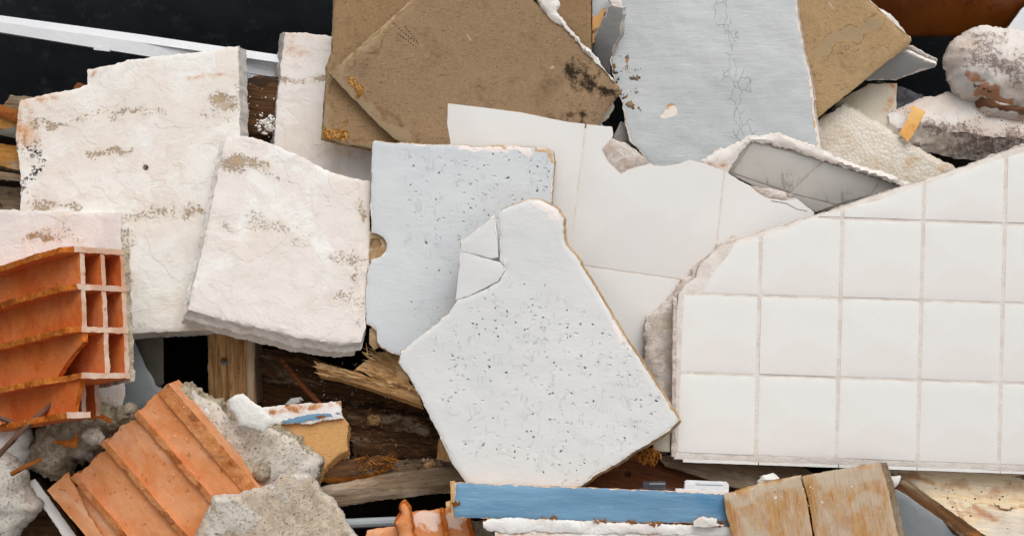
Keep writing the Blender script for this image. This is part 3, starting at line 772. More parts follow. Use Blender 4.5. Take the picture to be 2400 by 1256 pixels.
slab('board', [(1015, -40), (970, 3), (880, 88), (774, 174), (817, 221), (884, 289), (925, 326), (965, 350), (1080, 380), (1395, 300), (1420, 262), (1455, 218), (1450, 204), (1420, 170), (1375, 118), (1330, 62), (1295, 32), (1262, 14), (1235, -10), (1230, -40)],
  .02, M['boardF'], M['boardedge'], t=.012, g=(.02, -.03), jag=1.0, shift=(-3, -4), disp=((.002, 5),), res=.007, parent=fF,
  dents=[(919 + i * 4.9, 52 + i * 4.6, 1.5, .004) for i in range(3)] + [(935 + i * 5.8, 68 + i * 4.6, 1.5, .004) for i in range(7)] + [(950 + i * 4.3, 64 + i * 5.6, 1.5, .004) for i in range(8)] + [(933 + i * 6, 81 + i * 4.3, 1.5, .004) for i in range(8)],
  masks={'g': [([(785, 200), (855, 275), (950, 345)], 46, 1), ([(890, 65), (785, 165)], 34, .6)], 'b': [([(832, 175), (845, 205)], 24, 1)],
         'r': [([(1345, 150), (1360, 190), (1400, 210), (1440, 222)], 36, .95), ([(1300, 268), (1380, 280)], 40, .6), ((1390, 170), 60, .45), ((1290, 190), 60, .25), ((1240, 215), 30, .25)]})
slab('paper_layer', [(1018, -40), (966, -2), (872, 84), (768, 172), (776, 180), (884, 92), (974, 6), (1028, -40)], .0135, M['boardedge'], M['boardedge'], t=.004, g=(.02, -.03), ref=(1100, 180), jag=.8, disp=(), res=.006, parent=fF)
slab('plaster_skin', [(1258, -20), (1300, -20), (1312, 12), (1303, 30), (1345, 78), (1400, 140), (1440, 192), (1425, 175), (1375, 124), (1330, 68), (1285, 42), (1265, 14)], .026, M['chalk'], M['chalk'], t=.012, g=(.02, -.03), jag=2.2, jf=1.3, dome=.004, domer=.01, disp=((.003, 30),), res=.005, parent=fF)
T(slab('plaster_shard', [(1370, 300), (1400, 265), (1432, 232), (1440, 250), (1428, 275), (1410, 288), (1425, 310)], .0, M['oldblock'], t=.01, jag=1.2), 'cream plaster shard under the right corner of the diagonal brown board', 'plaster shard')

# ================================================================== GREY PAINTED PANELS
T(slab('painted_scrap', [(1384, -30), (1440, -30), (1432, 20), (1400, 42), (1384, 60)], -.05, M['paintI'], t=.008, jag=1), 'small blue grey painted scrap at the top edge between brown board and grey shard', 'painted scrap')
T(slab('brown_flake', [(1385, 40), (1402, 38), (1416, 18), (1412, 50), (1392, 100), (1385, 110)], -.045, M['particle'], t=.004, jag=2, masks={'r': [((1392, 75), 20, .8)]}), 'ragged brown paper flake beside the grey painted shard', 'paper flake')
sh = thing('painted_shard', 1420, 90, -.03, 'narrow shaded grey painted shard with jagged right edge left of the blue grey panel', 'painted shard')
slab('panel', [(1430, 12), (1458, 20), (1455, 85), (1440, 110), (1432, 140), (1428, 165), (1425, 185), (1402, 172), (1387, 130), (1388, 95), (1398, 70)], -.028, M['paintK'], M['chalkgrey'], t=.012, g=(.9, .5), jag=1.4, parent=sh)
slab('torn_edge', [(1426, -20), (1452, -15), (1458, 10), (1454, 22), (1432, 14)], -.02, M['chalk'], t=.012, jag=2.5, dome=.005, domer=.01, disp=((.003, 35),), parent=sh)
T(slab('painted_drywall', [(1458, -40), (1863, -40), (1869, 30), (1878, 85), (1885, 120), (1896, 165), (1906, 215), (1909, 262), (1917, 300), (1926, 350), (1800, 400), (1530, 400), (1498, 350), (1477, 332), (1467, 290), (1458, 240), (1446, 215), (1436, 170), (1431, 140), (1440, 100), (1455, 65), (1457, 20)],
  -.025, M['paintI'], M['mortar'], t=.022, g=(.04, -.06), jag=1.6, expand=.0, shift=(5, 2), disp=((.003, 5), (.001, 25)), res=.006,
  masks={'b': [([(1690, -10), (1693, 30), (1708, 90), (1722, 150), (1712, 185), (1735, 215), (1735, 260), (1748, 300), (1740, 335)], 34, 1)],
         'g': [([(1550, 272), (1580, 264)], 15, 1.0), ([(1893, 130), (1902, 220), (1912, 300), (1922, 340)], 10, .72), ((1480, 122), 9, .5), ([(1462, 262), (1478, 330)], 10, .55), ((1517, 200), 5, .9)],
         'r': [([(1440, 150), (1452, 215), (1475, 250)], 26, 1), ([(1475, 130), (1485, 195)], 30, .6), ((1482, 170), 40, .3)]}),
  'big blue grey painted panel with a vertical line of cracked paint and a peeled patch', 'painted panel')
T(slab('white_shard', [(1435, 330), (1455, 285), (1470, 290), (1500, 350), (1470, 360)], -.055, M['chalkgrey'], t=.012, jag=.8), 'pale shard wedged below the left edge of the blue grey panel', 'shard')

# ================================================================== TOP RIGHT
T(slab('brown_sheet', [(1980, -60), (2450, -60), (2398, 15), (2372, 48), (2354, 77), (2240, 86), (2120, 88), (2030, 60), (2000, 10)], -.16, M['rustpanel'], t=.006, g=(.15, .9), jag=.3, disp=()), 'dark reddish brown lacquered sheet leaning at the top right', 'sheet')
T(slab('white_sheet', [(2350, 82), (2396, 22), (2460, -30), (2460, 110), (2360, 110)], -.13, M['pvc'], t=.01, jag=.6), 'white sheet corner at the right edge behind the brown sheet', 'sheet')
T(slab('granular_block', [(2060, 190), (2120, 205), (2170, 228), (2160, 270), (2080, 290), (2050, 260)], -.13, M['gravel'], t=.03, jag=2), 'dark grey granular scrap in shadow right of the cream block', 'scrap')
T(slab('cream_block', [(1960, 240), (2035, 196), (2103, 195), (2102, 250), (2100, 282), (2085, 300), (2050, 320), (1960, 290)], -.10, M['oldblock'], t=.06, g=(.1, -.1), jag=1.2, masks={'g': [([(2030, 198), (2100, 197)], 12, 1), ([(2095, 205), (2085, 260)], 12, .9)], 'r': [([(2010, 215), (2010, 265)], 6, .5)]}), 'old cream block with rusty edges under the right hand fibreboard', 'block')
kk = thing('layered_shard', 2120, 150, -.08, 'grey painted shard with layered edge sticking out below the right hand fibreboard', 'painted shard')
slab('panel', [(2000, 150), (2108, 118), (2130, 124), (2165, 140), (2196, 152), (2190, 160), (2150, 172), (2100, 189), (2030, 190)], -.075, M['paintK'], M['chalk'], t=.012, g=(.1, .75), jag=1.0, parent=kk)
slab('backing', [(2112, 108), (2140, 112), (2170, 128), (2198, 142), (2194, 148), (2160, 134), (2120, 116)], -.083, M['mortar'], t=.01, g=(.1, .5), jag=1.0, parent=kk, res=.005)
fJ = thing('fibreboard', 2000, 130, -.04, 'pale brown fibreboard at upper right with whitish scuff marks and layered edge', 'fibreboard', 'brown fibreboard panels')
slab('board', [(1850, -40), (2020, -40), (2030, 0), (2075, 40), (2133, 98), (2128, 110), (2060, 160), (2000, 210), (1922, 272), (1915, 280), (1890, 200), (1870, 100)], -.045, M['boardJ'], M['boardedge'], t=.014, g=(.05, -.03), jag=1.0, shift=(4, -4), parent=fJ,
  masks={'g': [([(1918, 120), (2050, 45)], 20, 1.6), ([(2035, 70), (2065, 55)], 10, 1.4), ((1985, 113), 9, .6)], 'r': [([(1890, 60), (1905, 190)], 26, .25)]})
slab('plaster_layer', [(2000, -40), (2030, -10), (2048, 10), (2065, 22), (2082, 32), (2098, 45), (2112, 62), (2136, 88), (2137, 98), (2126, 98), (2060, 34), (2010, -20)], -.052, M['chalk'], M['wooddark'], t=.01, jag=1.8, parent=fJ, res=.005)
T(slab('polystyrene_sheet', [(1905, 290), (1975, 244), (2010, 262), (2042, 288), (2080, 305), (2110, 330), (2150, 355), (2190, 375), (2232, 396), (2180, 440), (1950, 440), (1915, 360)], -.06, M['foam'], t=.04, g=(.05, -.1), jag=2.4, jf=1.4, shift=(6, -5), disp=((.0015, 20),), res=.006), 'cream polystyrene sheet with fine beads, between the painted panel and the marble slab', 'polystyrene sheet')
T(slab('marble_slab', [(2082, 266), (2095, 255), (2120, 248), (2155, 228), (2200, 222), (2215, 215), (2258, 208), (2320, 215), (2460, 250), (2460, 330), (2330, 318), (2240, 305), (2180, 292), (2150, 294), (2105, 300), (2086, 285)], -.085, M['stone'], M['stone'], t=.06, g=(0, -.55), shift=(2, 66), jag=2, disp=((.004, 8), (.0015, 30)), rnd=.004, rough=.003,
  masks={'r': [([(2140, 295), (2250, 308), (2460, 330)], 34, .9), ([(2090, 268), (2130, 262)], 12, .6), ([(2250, 350), (2350, 345)], 60, .7)], 'g': [([(2130, 250), (2170, 240)], 20, .3), ([(2200, 300), (2400, 325)], 16, .35)]}),
  'thick off white marble slab at right with mouldy front edge, lying under the boulder', 'stone slab')
T(slab('tape_strip', [(2131, 252), (2139, 247), (2170, 262), (2155, 290), (2140, 318), (2128, 332), (2118, 322), (2107, 313), (2122, 288), (2137, 258)], -.055, M['tape'], t=.0015, g=(.1, -.3), jag=.8, disp=((.003, 18),)), 'yellow strip of old tape bent over the corner of the marble slab', 'tape')
rk = thing('boulder', 2330, 170, -.04, 'rounded off white rock with brown mould lying on the marble slab at right', 'rock')
slab('rock', [(2243, 140), (2248, 115), (2262, 100), (2278, 92), (2290, 82), (2312, 76), (2350, 80), (2470, 90), (2470, 262), (2400, 252), (2345, 240), (2315, 222), (2280, 210), (2262, 198), (2258, 185), (2248, 165)], -.06, M['stone'], t=.07, dome=.045, domer=.06, jag=2, disp=((.016, 6), (.005, 22), (.0015, 60)), rough=.003, res=.006, parent=rk,
  masks={'r': [([(2300, 130), (2400, 160)], 70, .8), ([(2280, 85), (2360, 90)], 20, .7), ((2270, 150), 24, .9)], 'g': [([(2290, 215), (2360, 232)], 26, 1), ([(2265, 170), (2310, 200)], 16, .7)], 'b': [((2268, 142), 16, .5), ([(2285, 200), (2320, 215)], 9, .9)]})
slab('under_ledge', [(2300, 215), (2345, 232), (2470, 248), (2470, 290), (2400, 280), (2360, 274), (2318, 266), (2300, 250)], -.07, M['stone'], t=.04, dome=.015, domer=.015, jag=2.5, disp=((.004, 25),), parent=rk, masks={'b': [([(2300, 240), (2400, 255)], 22, 1)], 'g': [([(2310, 265), (2460, 280)], 14, .5)]})

# ================================================================== MARBLE TILE FRAGMENT (faces down)
mr = thing('marble_tile_fragment', 1900, 410, .02, 'wall fragment with grey marble tiles facing down, torn plaster along its top', 'tile fragment')
GR = (.1, .36)
slab('plaster_backing', [(1757, 328), (1800, 340), (1850, 352), (1905, 368), (1950, 388), (2040, 412), (2135, 440), (2040, 475), (1910, 500), (1840, 470), (1702, 408), (1730, 362)], .015, M['grout'], M['chalk'], t=.026, g=GR, ref=(1900, 410), jag=1.2, disp=(), parent=mr, res=.008, rough=.003)
for pl in ([(1764, 334), (1925, 378), (1852, 451), (1716, 404)], [(1930, 380), (2062, 422), (2038, 458), (1960, 479), (1858, 453)], [(2069, 425), (2128, 440), (2046, 461)],
           [(1712, 408), (1848, 456), (1905, 492), (1895, 497), (1830, 466)], [(1856, 458), (1955, 482), (1912, 497)]):
    slab('tile', pl, .0175, M['marble'], t=.003, g=GR, ref=(1900, 410), jag=.3, disp=(), rnd=.0005, parent=mr, res=.02)
slab('torn_plaster', [(1640, 378), (1655, 372), (1690, 350), (1735, 330), (1765, 318), (1780, 320), (1820, 312), (1850, 322), (1905, 342), (1920, 352), (1990, 380), (2070, 405), (2138, 432), (2120, 438), (2040, 412), (1990, 396), (1930, 378), (1850, 350), (1790, 336), (1760, 330), (1735, 360), (1705, 405), (1675, 395)],
     .035, M['plasterC'], M['chalk'], t=.02, g=(.05, .1), jag=2.6, jf=1.4, dome=.003, domer=.01, disp=((.004, 20),), parent=mr, res=.006, masks={'g': [([(1650, 380), (1690, 395)], 16, .6), ([(1900, 365), (2100, 430)], 6, .5)]})

# ================================================================== LARGE WHITE TILE SHEET
ts = thing('large_tile_sheet', 1480, 480, .04, 'broken sheet of large plain white wall tiles behind the pale blue perforated board', 'tile sheet')
so = [(1050, 243), (1130, 252), (1220, 264), (1330, 286), (1398, 294), (1435, 298), (1436, 318), (1432, 325), (1470, 338), (1500, 360), (1530, 389), (1560, 389), (1590, 384), (1617, 375), (1650, 383), (1700, 402), (1735, 425), (1765, 438), (1795, 458), (1830, 468), (1868, 466), (1908, 498), (1905, 530), (1780, 600), (1640, 690), (1590, 850), (1500, 880), (1290, 560), (1180, 420), (1058, 400), (1055, 330), (1048, 290)]
slab('mortar_bed', so, .0354, M['grout'], M['mortar'], t=.018, g=(.02, -.03), ref=(1480, 550), jag=1.0, disp=(), parent=ts, res=.015, rough=.002)
sglaze = [(1050, 243), (1130, 252), (1220, 264), (1330, 286), (1398, 294), (1434, 299), (1434, 318), (1432, 326), (1412, 348), (1410, 358), (1422, 376), (1455, 410), (1470, 398), (1520, 386), (1532, 389), (1560, 389), (1590, 384), (1617, 375), (1650, 383), (1700, 402), (1735, 425), (1760, 440), (1790, 463), (1840, 470), (1868, 466), (1908, 498), (1905, 530), (1780, 600), (1640, 690), (1590, 850), (1500, 880), (1290, 560), (1180, 420), (1058, 400), (1055, 330), (1048, 290)]
VX = [((1010, 200), (1000, 900)), ((1378, 250), (1310, 800)), ((1703, 350), (1655, 800)), ((2050, 300), (2000, 800))]
HY = [((1000, 150), (2000, 230)), ((1000, 572), (2000, 712)), ((1000, 900), (2000, 1100))]
def xl(a, b, c, d):
    a, b, c, d = map(lambda p: np.array(p, float), (a, b, c, d)); r, s = b - a, d - c
    k = ((c - a)[0] * s[1] - (c - a)[1] * s[0]) / (r[0] * s[1] - r[1] * s[0]); return a + r * k
def cell(V0, V1, H0, H1, gx, gy):
    q = [xl(*V0, *H0), xl(*V1, *H0), xl(*V1, *H1), xl(*V0, *H1)]
    return [q[0] + (gx, gy), q[1] + (-gx, gy), q[2] + (-gx, -gy), q[3] + (gx, -gy)]
for i in range(3):
    for j in range(2):
        pl = clip(sglaze, cell(VX[i], VX[i + 1], HY[j], HY[j + 1], 2.2, 2.2))
        if len(pl) > 2 and abs(area(np.array(pl))) > 300:
            slab('tile', pl, .0366, M['tileS'], t=.003, g=(.02, -.03), ref=(1480, 550), jag=.25, disp=(), rnd=.0006, parent=ts, res=.03, step=12)
slab('bare_patch', [(1412, 349), (1434, 326), (1475, 342), (1500, 360), (1522, 382), (1480, 394), (1455, 408), (1425, 378)], .0372, M['mortar'], t=.004, g=(.02, -.03), ref=(1480, 550), jag=1, parent=ts, res=.006)
slab('torn_backing', [(1758, 436), (1800, 440), (1842, 450), (1847, 464), (1868, 466), (1842, 474), (1795, 466)], .036, M['mortar'], t=.012, g=(.02, -.03), ref=(1480, 550), jag=1.6, dome=.002, parent=ts, res=.005)
T(slab('hair_wire', [(1808, 470), (1844, 476), (1868, 490), (1892, 494), (1892, 494.6), (1868, 490.6), (1843.6, 476.6), (1808, 470.6)], .0375, M['dark'], t=.0004, g=(.02, -.03), ref=(1480, 550), jag=0, disp=(), res=.02), 'thin dark hair lying on the white tile sheet near its right corner', 'hair')

# ================================================================== SQUARE TILE PANEL
tp = thing('tiled_slab', 2000, 800, .1, 'big panel of small square white glazed tiles with beige grout, broken diagonally at top left', 'tile panel')
GT = (.02, -.02); ZT = .115
slab('rough_backing', [(1690, 573), (1720, 560), (1790, 560), (1790, 1060), (1590, 1062), (1535, 1058), (1522, 980), (1512, 830), (1513, 760), (1520, 740), (1550, 722), (1580, 690), (1600, 658), (1622, 648), (1630, 628), (1660, 606)], .082, M['mortar'], M['mortar'], t=.03, g=GT, ref=(2000, 800), jag=2.2, disp=((.006, 12), (.002, 40)), dome=.006, domer=.02, parent=tp, res=.006, rough=.003)
slab('mortar_bed', [(2460, 324), (2357, 356), (2250, 395), (2165, 424), (2070, 453), (1968, 487), (1912, 506), (1780, 547), (1700, 573), (1672, 592), (1640, 620), (1632, 650), (1603, 672), (1592, 690), (1582, 760), (1582, 1074), (1780, 1082), (2150, 1094), (2460, 1108)], ZT - .0014, M['grout'], M['mortar'], t=.028, g=GT, ref=(2000, 800), jag=1.0, disp=((.0005, 20),), parent=tp, res=.01, rough=.0025, shift=(-3, -2))
glz = [(2460, 338), (2357, 370), (2300, 386), (2240, 410), (2170, 432), (2060, 470), (1990, 488), (1900, 512), (1850, 535), (1785, 556), (1722, 572), (1706, 600), (1672, 640), (1655, 672), (1648, 690), (1596, 692), (1588, 700), (1587, 1066), (2460, 1096)]
TV = [((1600, 690), (1583, 1062)), ((1783, 560), (1771, 1072)), ((1975, 490), (1960, 1080)), ((2166, 435), (2150, 1088)), ((2359, 360), (2341, 1095)), ((2552, 300), (2532, 1100))]
TV[0] = ((1603, 560), (1583, 1062))
TH = [((1600, 311), (2400, 339)), ((1600, 500), (2400, 526)), ((1600, 688), (2400, 712)), ((1600, 874), (2400, 899)), ((1600, 1063), (2400, 1092))]
tcount = 0
for i in range(5):
    for j in range(4):
        ce = cell(TV[i], TV[i + 1], TH[j], TH[j + 1], 4.6, 3.6)
        pl = clip(glz, ce)
        if len(pl) < 3 or abs(area(np.array(pl))) < 200: continue
        jit = random.uniform(-.0003, .0003)
        # ease the corners of whole tiles
        if len(pl) == 4:
            q = []
            for k in range(4):
                a, b, c = np.array(pl[k - 1]), np.array(pl[k]), np.array(pl[(k + 1) % 4])
                q += [b + unit(a - b) * 4, b + unit(a - b) * 1.2 + unit(c - b) * 1.2, b + unit(c - b) * 4]
            pl = q
        slab('tile', pl, ZT + jit + .0, M['tile'], t=.003, g=GT, ref=(2000, 800), gj=.005, jag=.18, disp=(), rnd=.0006, parent=tp, res=.012, step=8)
for a, b in ((1600, 1778), (1778, 1966), (1966, 2150), (2150, 2345), (2345, 2460)):
    ya, yb = 1073 + (a - 1600) * .0345, 1073 + (b - 1600) * .0345
    slab('edge_tile', [(a + 1, ya), (b - 1, yb), (b - 1, yb + 10), (a + 1, ya + 10)], ZT - .001, M['tile'], t=.02, g=GT, ref=(2000, 800), jag=.4, disp=(), rnd=.002, parent=tp, res=.02, step=10)
slab('side_trim', [(1578, 700), (1586, 700), (1584, 1070), (1574, 1070)], ZT - .003, M['mortar'], t=.02, jag=1.2, parent=tp, res=.006)

# ================================================================== PERFORATED BOARDS
hole = [(871, 545), (885, 548), (898, 556), (907, 572), (903, 590), (892, 602), (870, 608)]
T(slab('perforated_board', [(872, 334), (880, 329), (910, 336), (985, 338), (1080, 341), (1130, 344), (1200, 341), (1278, 347), (1295, 356), (1299, 380), (1294, 440), (1290, 520), (1280, 640), (1180, 800), (1080, 900), (930, 832), (918, 828), (895, 815), (884, 802), (882, 775), (872, 765), (858, 760), (857, 690), (861, 640)] + hole[::-1] + [(869, 480), (870, 420)],
  .06, M['perfU'], M['tanedge'], t=.015, g=(.02, -.03), jag=1.2, expand=2, shift=(1, 1), disp=((.002, 5),), res=.006,
  masks={'r': [([(1060, 450), (1230, 420)], 190, 1), ([(1000, 400), (1270, 400)], 90, 1), ([(1000, 560), (1080, 640)], 110, .7), ([(1030, 540), (1010, 760)], 90, .7)],
         'g': [([(1150, 346), (1210, 347)], 9, 1), ([(1255, 350), (1286, 356), (1297, 380)], 8, 1), ((895, 338), 6, .5)], 'b': [([(1080, 348), (1250, 352)], 16, .8)]}),
  'pale blue board with perforations and a round notch in its left edge', 'perforated board')
T(slab('plug_remnant', [(868, 542), (884, 546), (899, 555), (908, 573), (904, 592), (892, 604), (866, 612)], .048, M['tanedge'], t=.01, jag=1.5, dents=((880, 572, 14, .008),), res=.005), 'tan cardboard plug remnant inside the round notch of the pale blue board', 'plug')
T(slab('cardboard_scrap', [(866, 770), (872, 764), (884, 775), (890, 795), (888, 815), (876, 820), (866, 805)], .05, M['tanedge'], t=.006, jag=1.5, res=.005), 'small tan scrap at the lower left corner of the pale blue board', 'scrap')
pv = thing('perforated_board', 1280, 850, .13, 'large white perforated board leaning diagonally in front, with cracked top and tan broken edges', 'perforated board')
slab('board', [(1232, 470), (1262, 468), (1288, 478), (1305, 488), (1322, 515), (1321, 545), (1326, 574), (1350, 600), (1380, 650), (1430, 735), (1460, 785), (1510, 860), (1555, 925), (1590, 985), (1570, 1008), (1548, 1022), (1480, 1062), (1440, 1090), (1400, 1112), (1362, 1139), (1250, 1160), (1110, 1160), (1060, 1085), (1025, 1010), (985, 930), (955, 878), (935, 850), (940, 825), (975, 795), (1010, 770), (1050, 735), (1072, 702), (1100, 694), (1135, 678), (1168, 660), (1188, 630), (1172, 612), (1172, 560), (1166, 520), (1172, 492)],
  .14, M['perfV'], M['tanedge'], t=.016, g=(.03, -.05), ref=(1280, 850), jag=1.2, expand=3, shift=(4, 1), disp=((.0022, 5),), res=.006, parent=pv,
  masks={'r': [([(1220, 790), (1420, 920)], 210, 1.3), ([(1160, 950), (1380, 1040)], 160, 1.2), ([(1060, 820), (1130, 1020)], 90, 1)],
         'b': [([(1245, 475), (1290, 490), (1310, 505)], 20, 1), ([(1435, 760), (1460, 800)], 15, .8), ((1180, 612), 12, .8)], 'g': [((936, 842), 13, 1), ([(1578, 950), (1598, 985)], 12, .9)]})
slab('cracked_piece', [(1100, 552), (1130, 528), (1158, 503), (1162, 520), (1166, 560), (1168, 603), (1152, 606), (1120, 597), (1081, 587), (1079, 565)], .1395, M['perfV'], M['chalkgrey'], t=.014, g=(.03, -.05), ref=(1280, 850), jag=.3, rnd=.0005, shift=(0, 0), disp=((.001, 6),), parent=pv)
slab('cracked_piece', [(1080, 590), (1120, 600), (1150, 609), (1172, 615), (1187, 630), (1167, 659), (1134, 676), (1100, 693), (1068, 703), (1074, 640)], .1402, M['perfV'], M['chalkgrey'], t=.014, g=(.03, -.05), ref=(1280, 850), jag=.3, rnd=.0005, shift=(0, 0), disp=((.001, 6),), parent=pv)

# ================================================================== HOLLOW BRICKS
def rag(axis, sgn, amp, freq, sd, depth=0.0, extra=None):
    """move the vertices on one face of a plate in or out like a fracture"""
    def f(u, v, w, key, ns):
        r = [0, 0, 0]
        on = key[axis] == (ns[axis] if sgn > 0 else 0)
        if on:
            p = [u, v, w]; p[axis] = 0
            r[axis] = (fb((p[0] + sd, p[1], p[2]), freq, 4) * amp + fb((p[0] + sd, p[1], p[2]), freq * 5, 3) * amp * .25)
        if extra:
            q = key[axis] / ns[axis]; r[axis] += extra(u, v, w) * ((1 - q) if sgn < 0 else q)
        return r
    return f
b1 = brickframe(187, 578, .20, (-.73, -.16, -.66), (.70, -.05, -.71))
B1 = bpy.data.objects.new('hollow_brick', None); link(B1, b1); T(B1, 'orange hollow clay brick at the left edge, its six end holes showing beside the plaster', 'brick', 'broken hollow clay bricks')
LB = .40; rows = [0, .066, .140, .220, .286]; tr = .010; pro = [.030, .026, .022, .004, .028]; rearW = .09
mats = [M['clay'], M['claybreak'], M['clayend']]
def face1(ax, s): return 1 if (ax == 2 and s == 0) else (2 if (ax == 0 and s == 0) else 0)
for i, v0 in enumerate(rows):
    e = None; u0 = 0
    if i == 4: u0 = .015
    ex = (lambda u, v, w: -.0 if u > .02 else .018 * (1 - u / .02)) if i < 3 else None
    if i == 3: ex = lambda u, v, w: -.022 * min(1, max(0, (u - .05) / .04))
    if i == 4: ex = None
    plate('rib', b1, (u0, LB), (v0, v0 + tr), (-pro[i], rearW if i < 4 else .018), mats, B1, ragged=rag(2, -1, .006, 14, i * 9, extra=ex), raggedface=face1, nz=.0014, flip=True)
for i in range(4):
    va, vb = rows[i] + tr, rows[i + 1]
    for k, w0 in enumerate((0, .041, .081)):
        u0 = 0.001
        if k == 0:
            u0 = [.001, .001, .001, .075][i]
            if i == 2:
                plate('wall', b1, (.001, LB), (va, vb), (w0, w0 + .009), mats, B1, ragged=rag(0, -1, .004, 30, 5, extra=lambda u, v, w: .09 * max(0, (v - .17) / .05) ** .7 if v > .17 else 0), raggedface=lambda ax, s: 1 if ax == 0 and s == 0 else 0, flip=True)
                continue
            if i == 3:
                plate('wall', b1, (.012, LB), (va, vb), (w0, w0 + .009), mats, B1, ragged=rag(0, -1, .003, 30, 8, extra=lambda u, v, w: .03 * (v - .23) / .06), raggedface=lambda ax, s: 1 if ax == 0 and s == 0 else 0, flip=True)
                continue
        if i == 3: u0 = .06 + .02 * k
        plate('wall', b1, (u0, LB), (va, vb), (w0, w0 + .009), mats, B1, raggedface=lambda ax, s: 2 if ax == 0 and s == 0 else 0, nz=.0015, flip=True)
plate('mortar_skin', b1, (.001, LB), (-.004, .235), (.09, .1), [M['conc']], B1, nz=.003, flip=True)

b2 = brickframe(386, 908, .10, (.655, -.755, .02), (.06, .04, -1))
B2 = bpy.data.objects.new('hollow_brick', None); link(B2, b2); T(B2, 'dusty pale orange hollow brick lying diagonally at lower left, five ribs exposed', 'brick', 'broken hollow clay bricks')
m2 = [M['clay2'], M['claybreak2'], M['claybreak2']]
rows2 = [0, .062, .143, .226, .276]; L2 = .42
def v2(x): return x
# in this frame local y points down left across the channels
for i, v0 in enumerate(rows2):
    pr = [.006, .008, .009, .010, .0][i]
    s0 = [0.0, .0, .0, .01, .0][i]
    plate('rib', b2, (s0, L2), (v0 - (.012 if i == 0 else 0), v0 + (.014 if i == 0 else .011)), (-pr, .06), m2, B2, ragged=rag(2, -1, .004, 16, 40 + i), raggedface=face1, nz=.0008)
for i in range(4):
    va, vb = rows2[i] + .012, rows2[i + 1]
    off = [.0, .005, .012, .03][i]
    plate('wall', b2, (off, L2), (va, vb), (0, .009), m2, B2, ragged=rag(0, -1, .008, 22, 60 + i), raggedface=lambda ax, s: 1 if ax == 0 and s == 0 else 0, nz=.001)
    plate('rear_wall', b2, (off + .01, L2), (va, vb), (.05, .059), m2, B2, nz=.001)
plate('curved_wall', b2, (.0, .26), (.232, .285), (-.012, -.006), m2, B2, ragged=rag(1, -1, .004, 20, 77, extra=lambda u, v, w: .05 * max(0, (u / .26)) ** .7), raggedface=lambda ax, s: 1 if ax == 1 else 0, nz=.001)
T(slab('tile_strip', [(66, 1128), (82, 1122), (180, 1256), (230, 1320), (200, 1330), (160, 1275), (75, 1145)], .05, M['tile'], t=.012, g=(-.3, -.3), jag=.8, disp=(), res=.01), 'narrow white tile strip along the lower left side of the dusty brick', 'tile strip')
T(slab('brown_sheet', [(40, 1130), (90, 1120), (220, 1300), (-30, 1320), (-30, 1240)], -.02, M['rot'], t=.02, jag=1), 'dark brown board deep under the dusty brick at the bottom left', 'board')

b3 = thing('hollow_brick', 980, 1230, .13, 'small broken piece of ridged clay brick at the bottom edge, left of the blue plank', 'brick', 'broken hollow clay bricks')
slab('wall', [(860, 1242), (905, 1236), (935, 1232), (965, 1200), (1050, 1190), (1100, 1212), (1118, 1300), (850, 1300)], .10, M['clay2'], M['claybreak2'], t=.012, g=(0, -.1), jag=1.2, parent=b3, masks={'r': [([(985, 1230), (1080, 1215)], 45, .8)]})
slab('ridge', [(938, 1185), (948, 1179), (958, 1190), (964, 1230), (972, 1300), (945, 1300), (936, 1262), (928, 1225), (940, 1205)], .13, M['clay2'], M['claybreak'], t=.035, dome=.01, domer=.012, jag=1.5, parent=b3, res=.005)
slab('rib', [(1030, 1192), (1040, 1192), (1062, 1300), (1048, 1300)], .112, M['claybreak'], t=.015, jag=1.2, parent=b3, res=.005)
slab('rib', [(1092, 1210), (1102, 1212), (1124, 1300), (1112, 1300)], .108, M['claybreak'], t=.015, jag=1.2, parent=b3, res=.005)

# ================================================================== LEFT BOTTOM: concrete, rods
mb = thing('mortar_lump', 190, 1030, .05, 'crumbly grey mortar lump with stuck orange brick flakes between the two big bricks', 'mortar lump')
slab('mortar', [(62, 1090), (80, 1050), (85, 1020), (110, 985), (140, 962), (180, 952), (215, 948), (245, 958), (262, 972), (300, 965), (296, 985), (262, 1008), (240, 1018), (225, 1050), (205, 1072), (170, 1078), (150, 1100), (130, 1110), (90, 1105)], .045, M['conc'], t=.05, dome=.03, domer=.02, jag=4, jf=1.3, disp=((.009, 26), (.005, 75), (.002, 180)), rough=.006, res=.0035, parent=mb, sharp=80)
slab('brick_flake', [(194, 970), (215, 966), (240, 972), (262, 985), (256, 992), (235, 980), (210, 982)], .092, M['claybreak'], t=.008, jag=1, parent=mb, res=.005)
slab('brick_flake', [(121, 1034), (150, 1033), (172, 1028), (180, 1014), (180, 1045), (168, 1051), (145, 1044)], .092, M['claybreak'], t=.008, jag=1, parent=mb, res=.005)
T(slab('mortar_nugget', [(190, 1020), (205, 1008), (225, 1010), (238, 1025), (232, 1038), (212, 1040), (196, 1032)], .095, M['concwhite'], t=.02, dome=.012, domer=.01, jag=2, disp=((.004, 50),), res=.004, sharp=80), 'pale mortar nugget perched on the crumbly grey lump', 'nugget')
cw = thing('concrete_fragment', 560, 1040, .06, 'long rough concrete fragment beside the dusty brick, coarse grey along its edge', 'concrete')
slab('block', [(388, 908), (405, 903), (440, 905), (455, 918), (480, 935), (510, 945), (530, 972), (548, 985), (600, 1000), (650, 1010), (690, 1030), (720, 1065), (752, 1085), (740, 1110), (735, 1150), (650, 1180), (520, 1200), (480, 1090), (430, 980)], .055, M['concwhite'], M['conc'], t=.05, jag=3, jf=1.2, disp=((.004, 14), (.0018, 50)), dome=.008, domer=.012, rough=.004, res=.005, parent=cw, sharp=70)
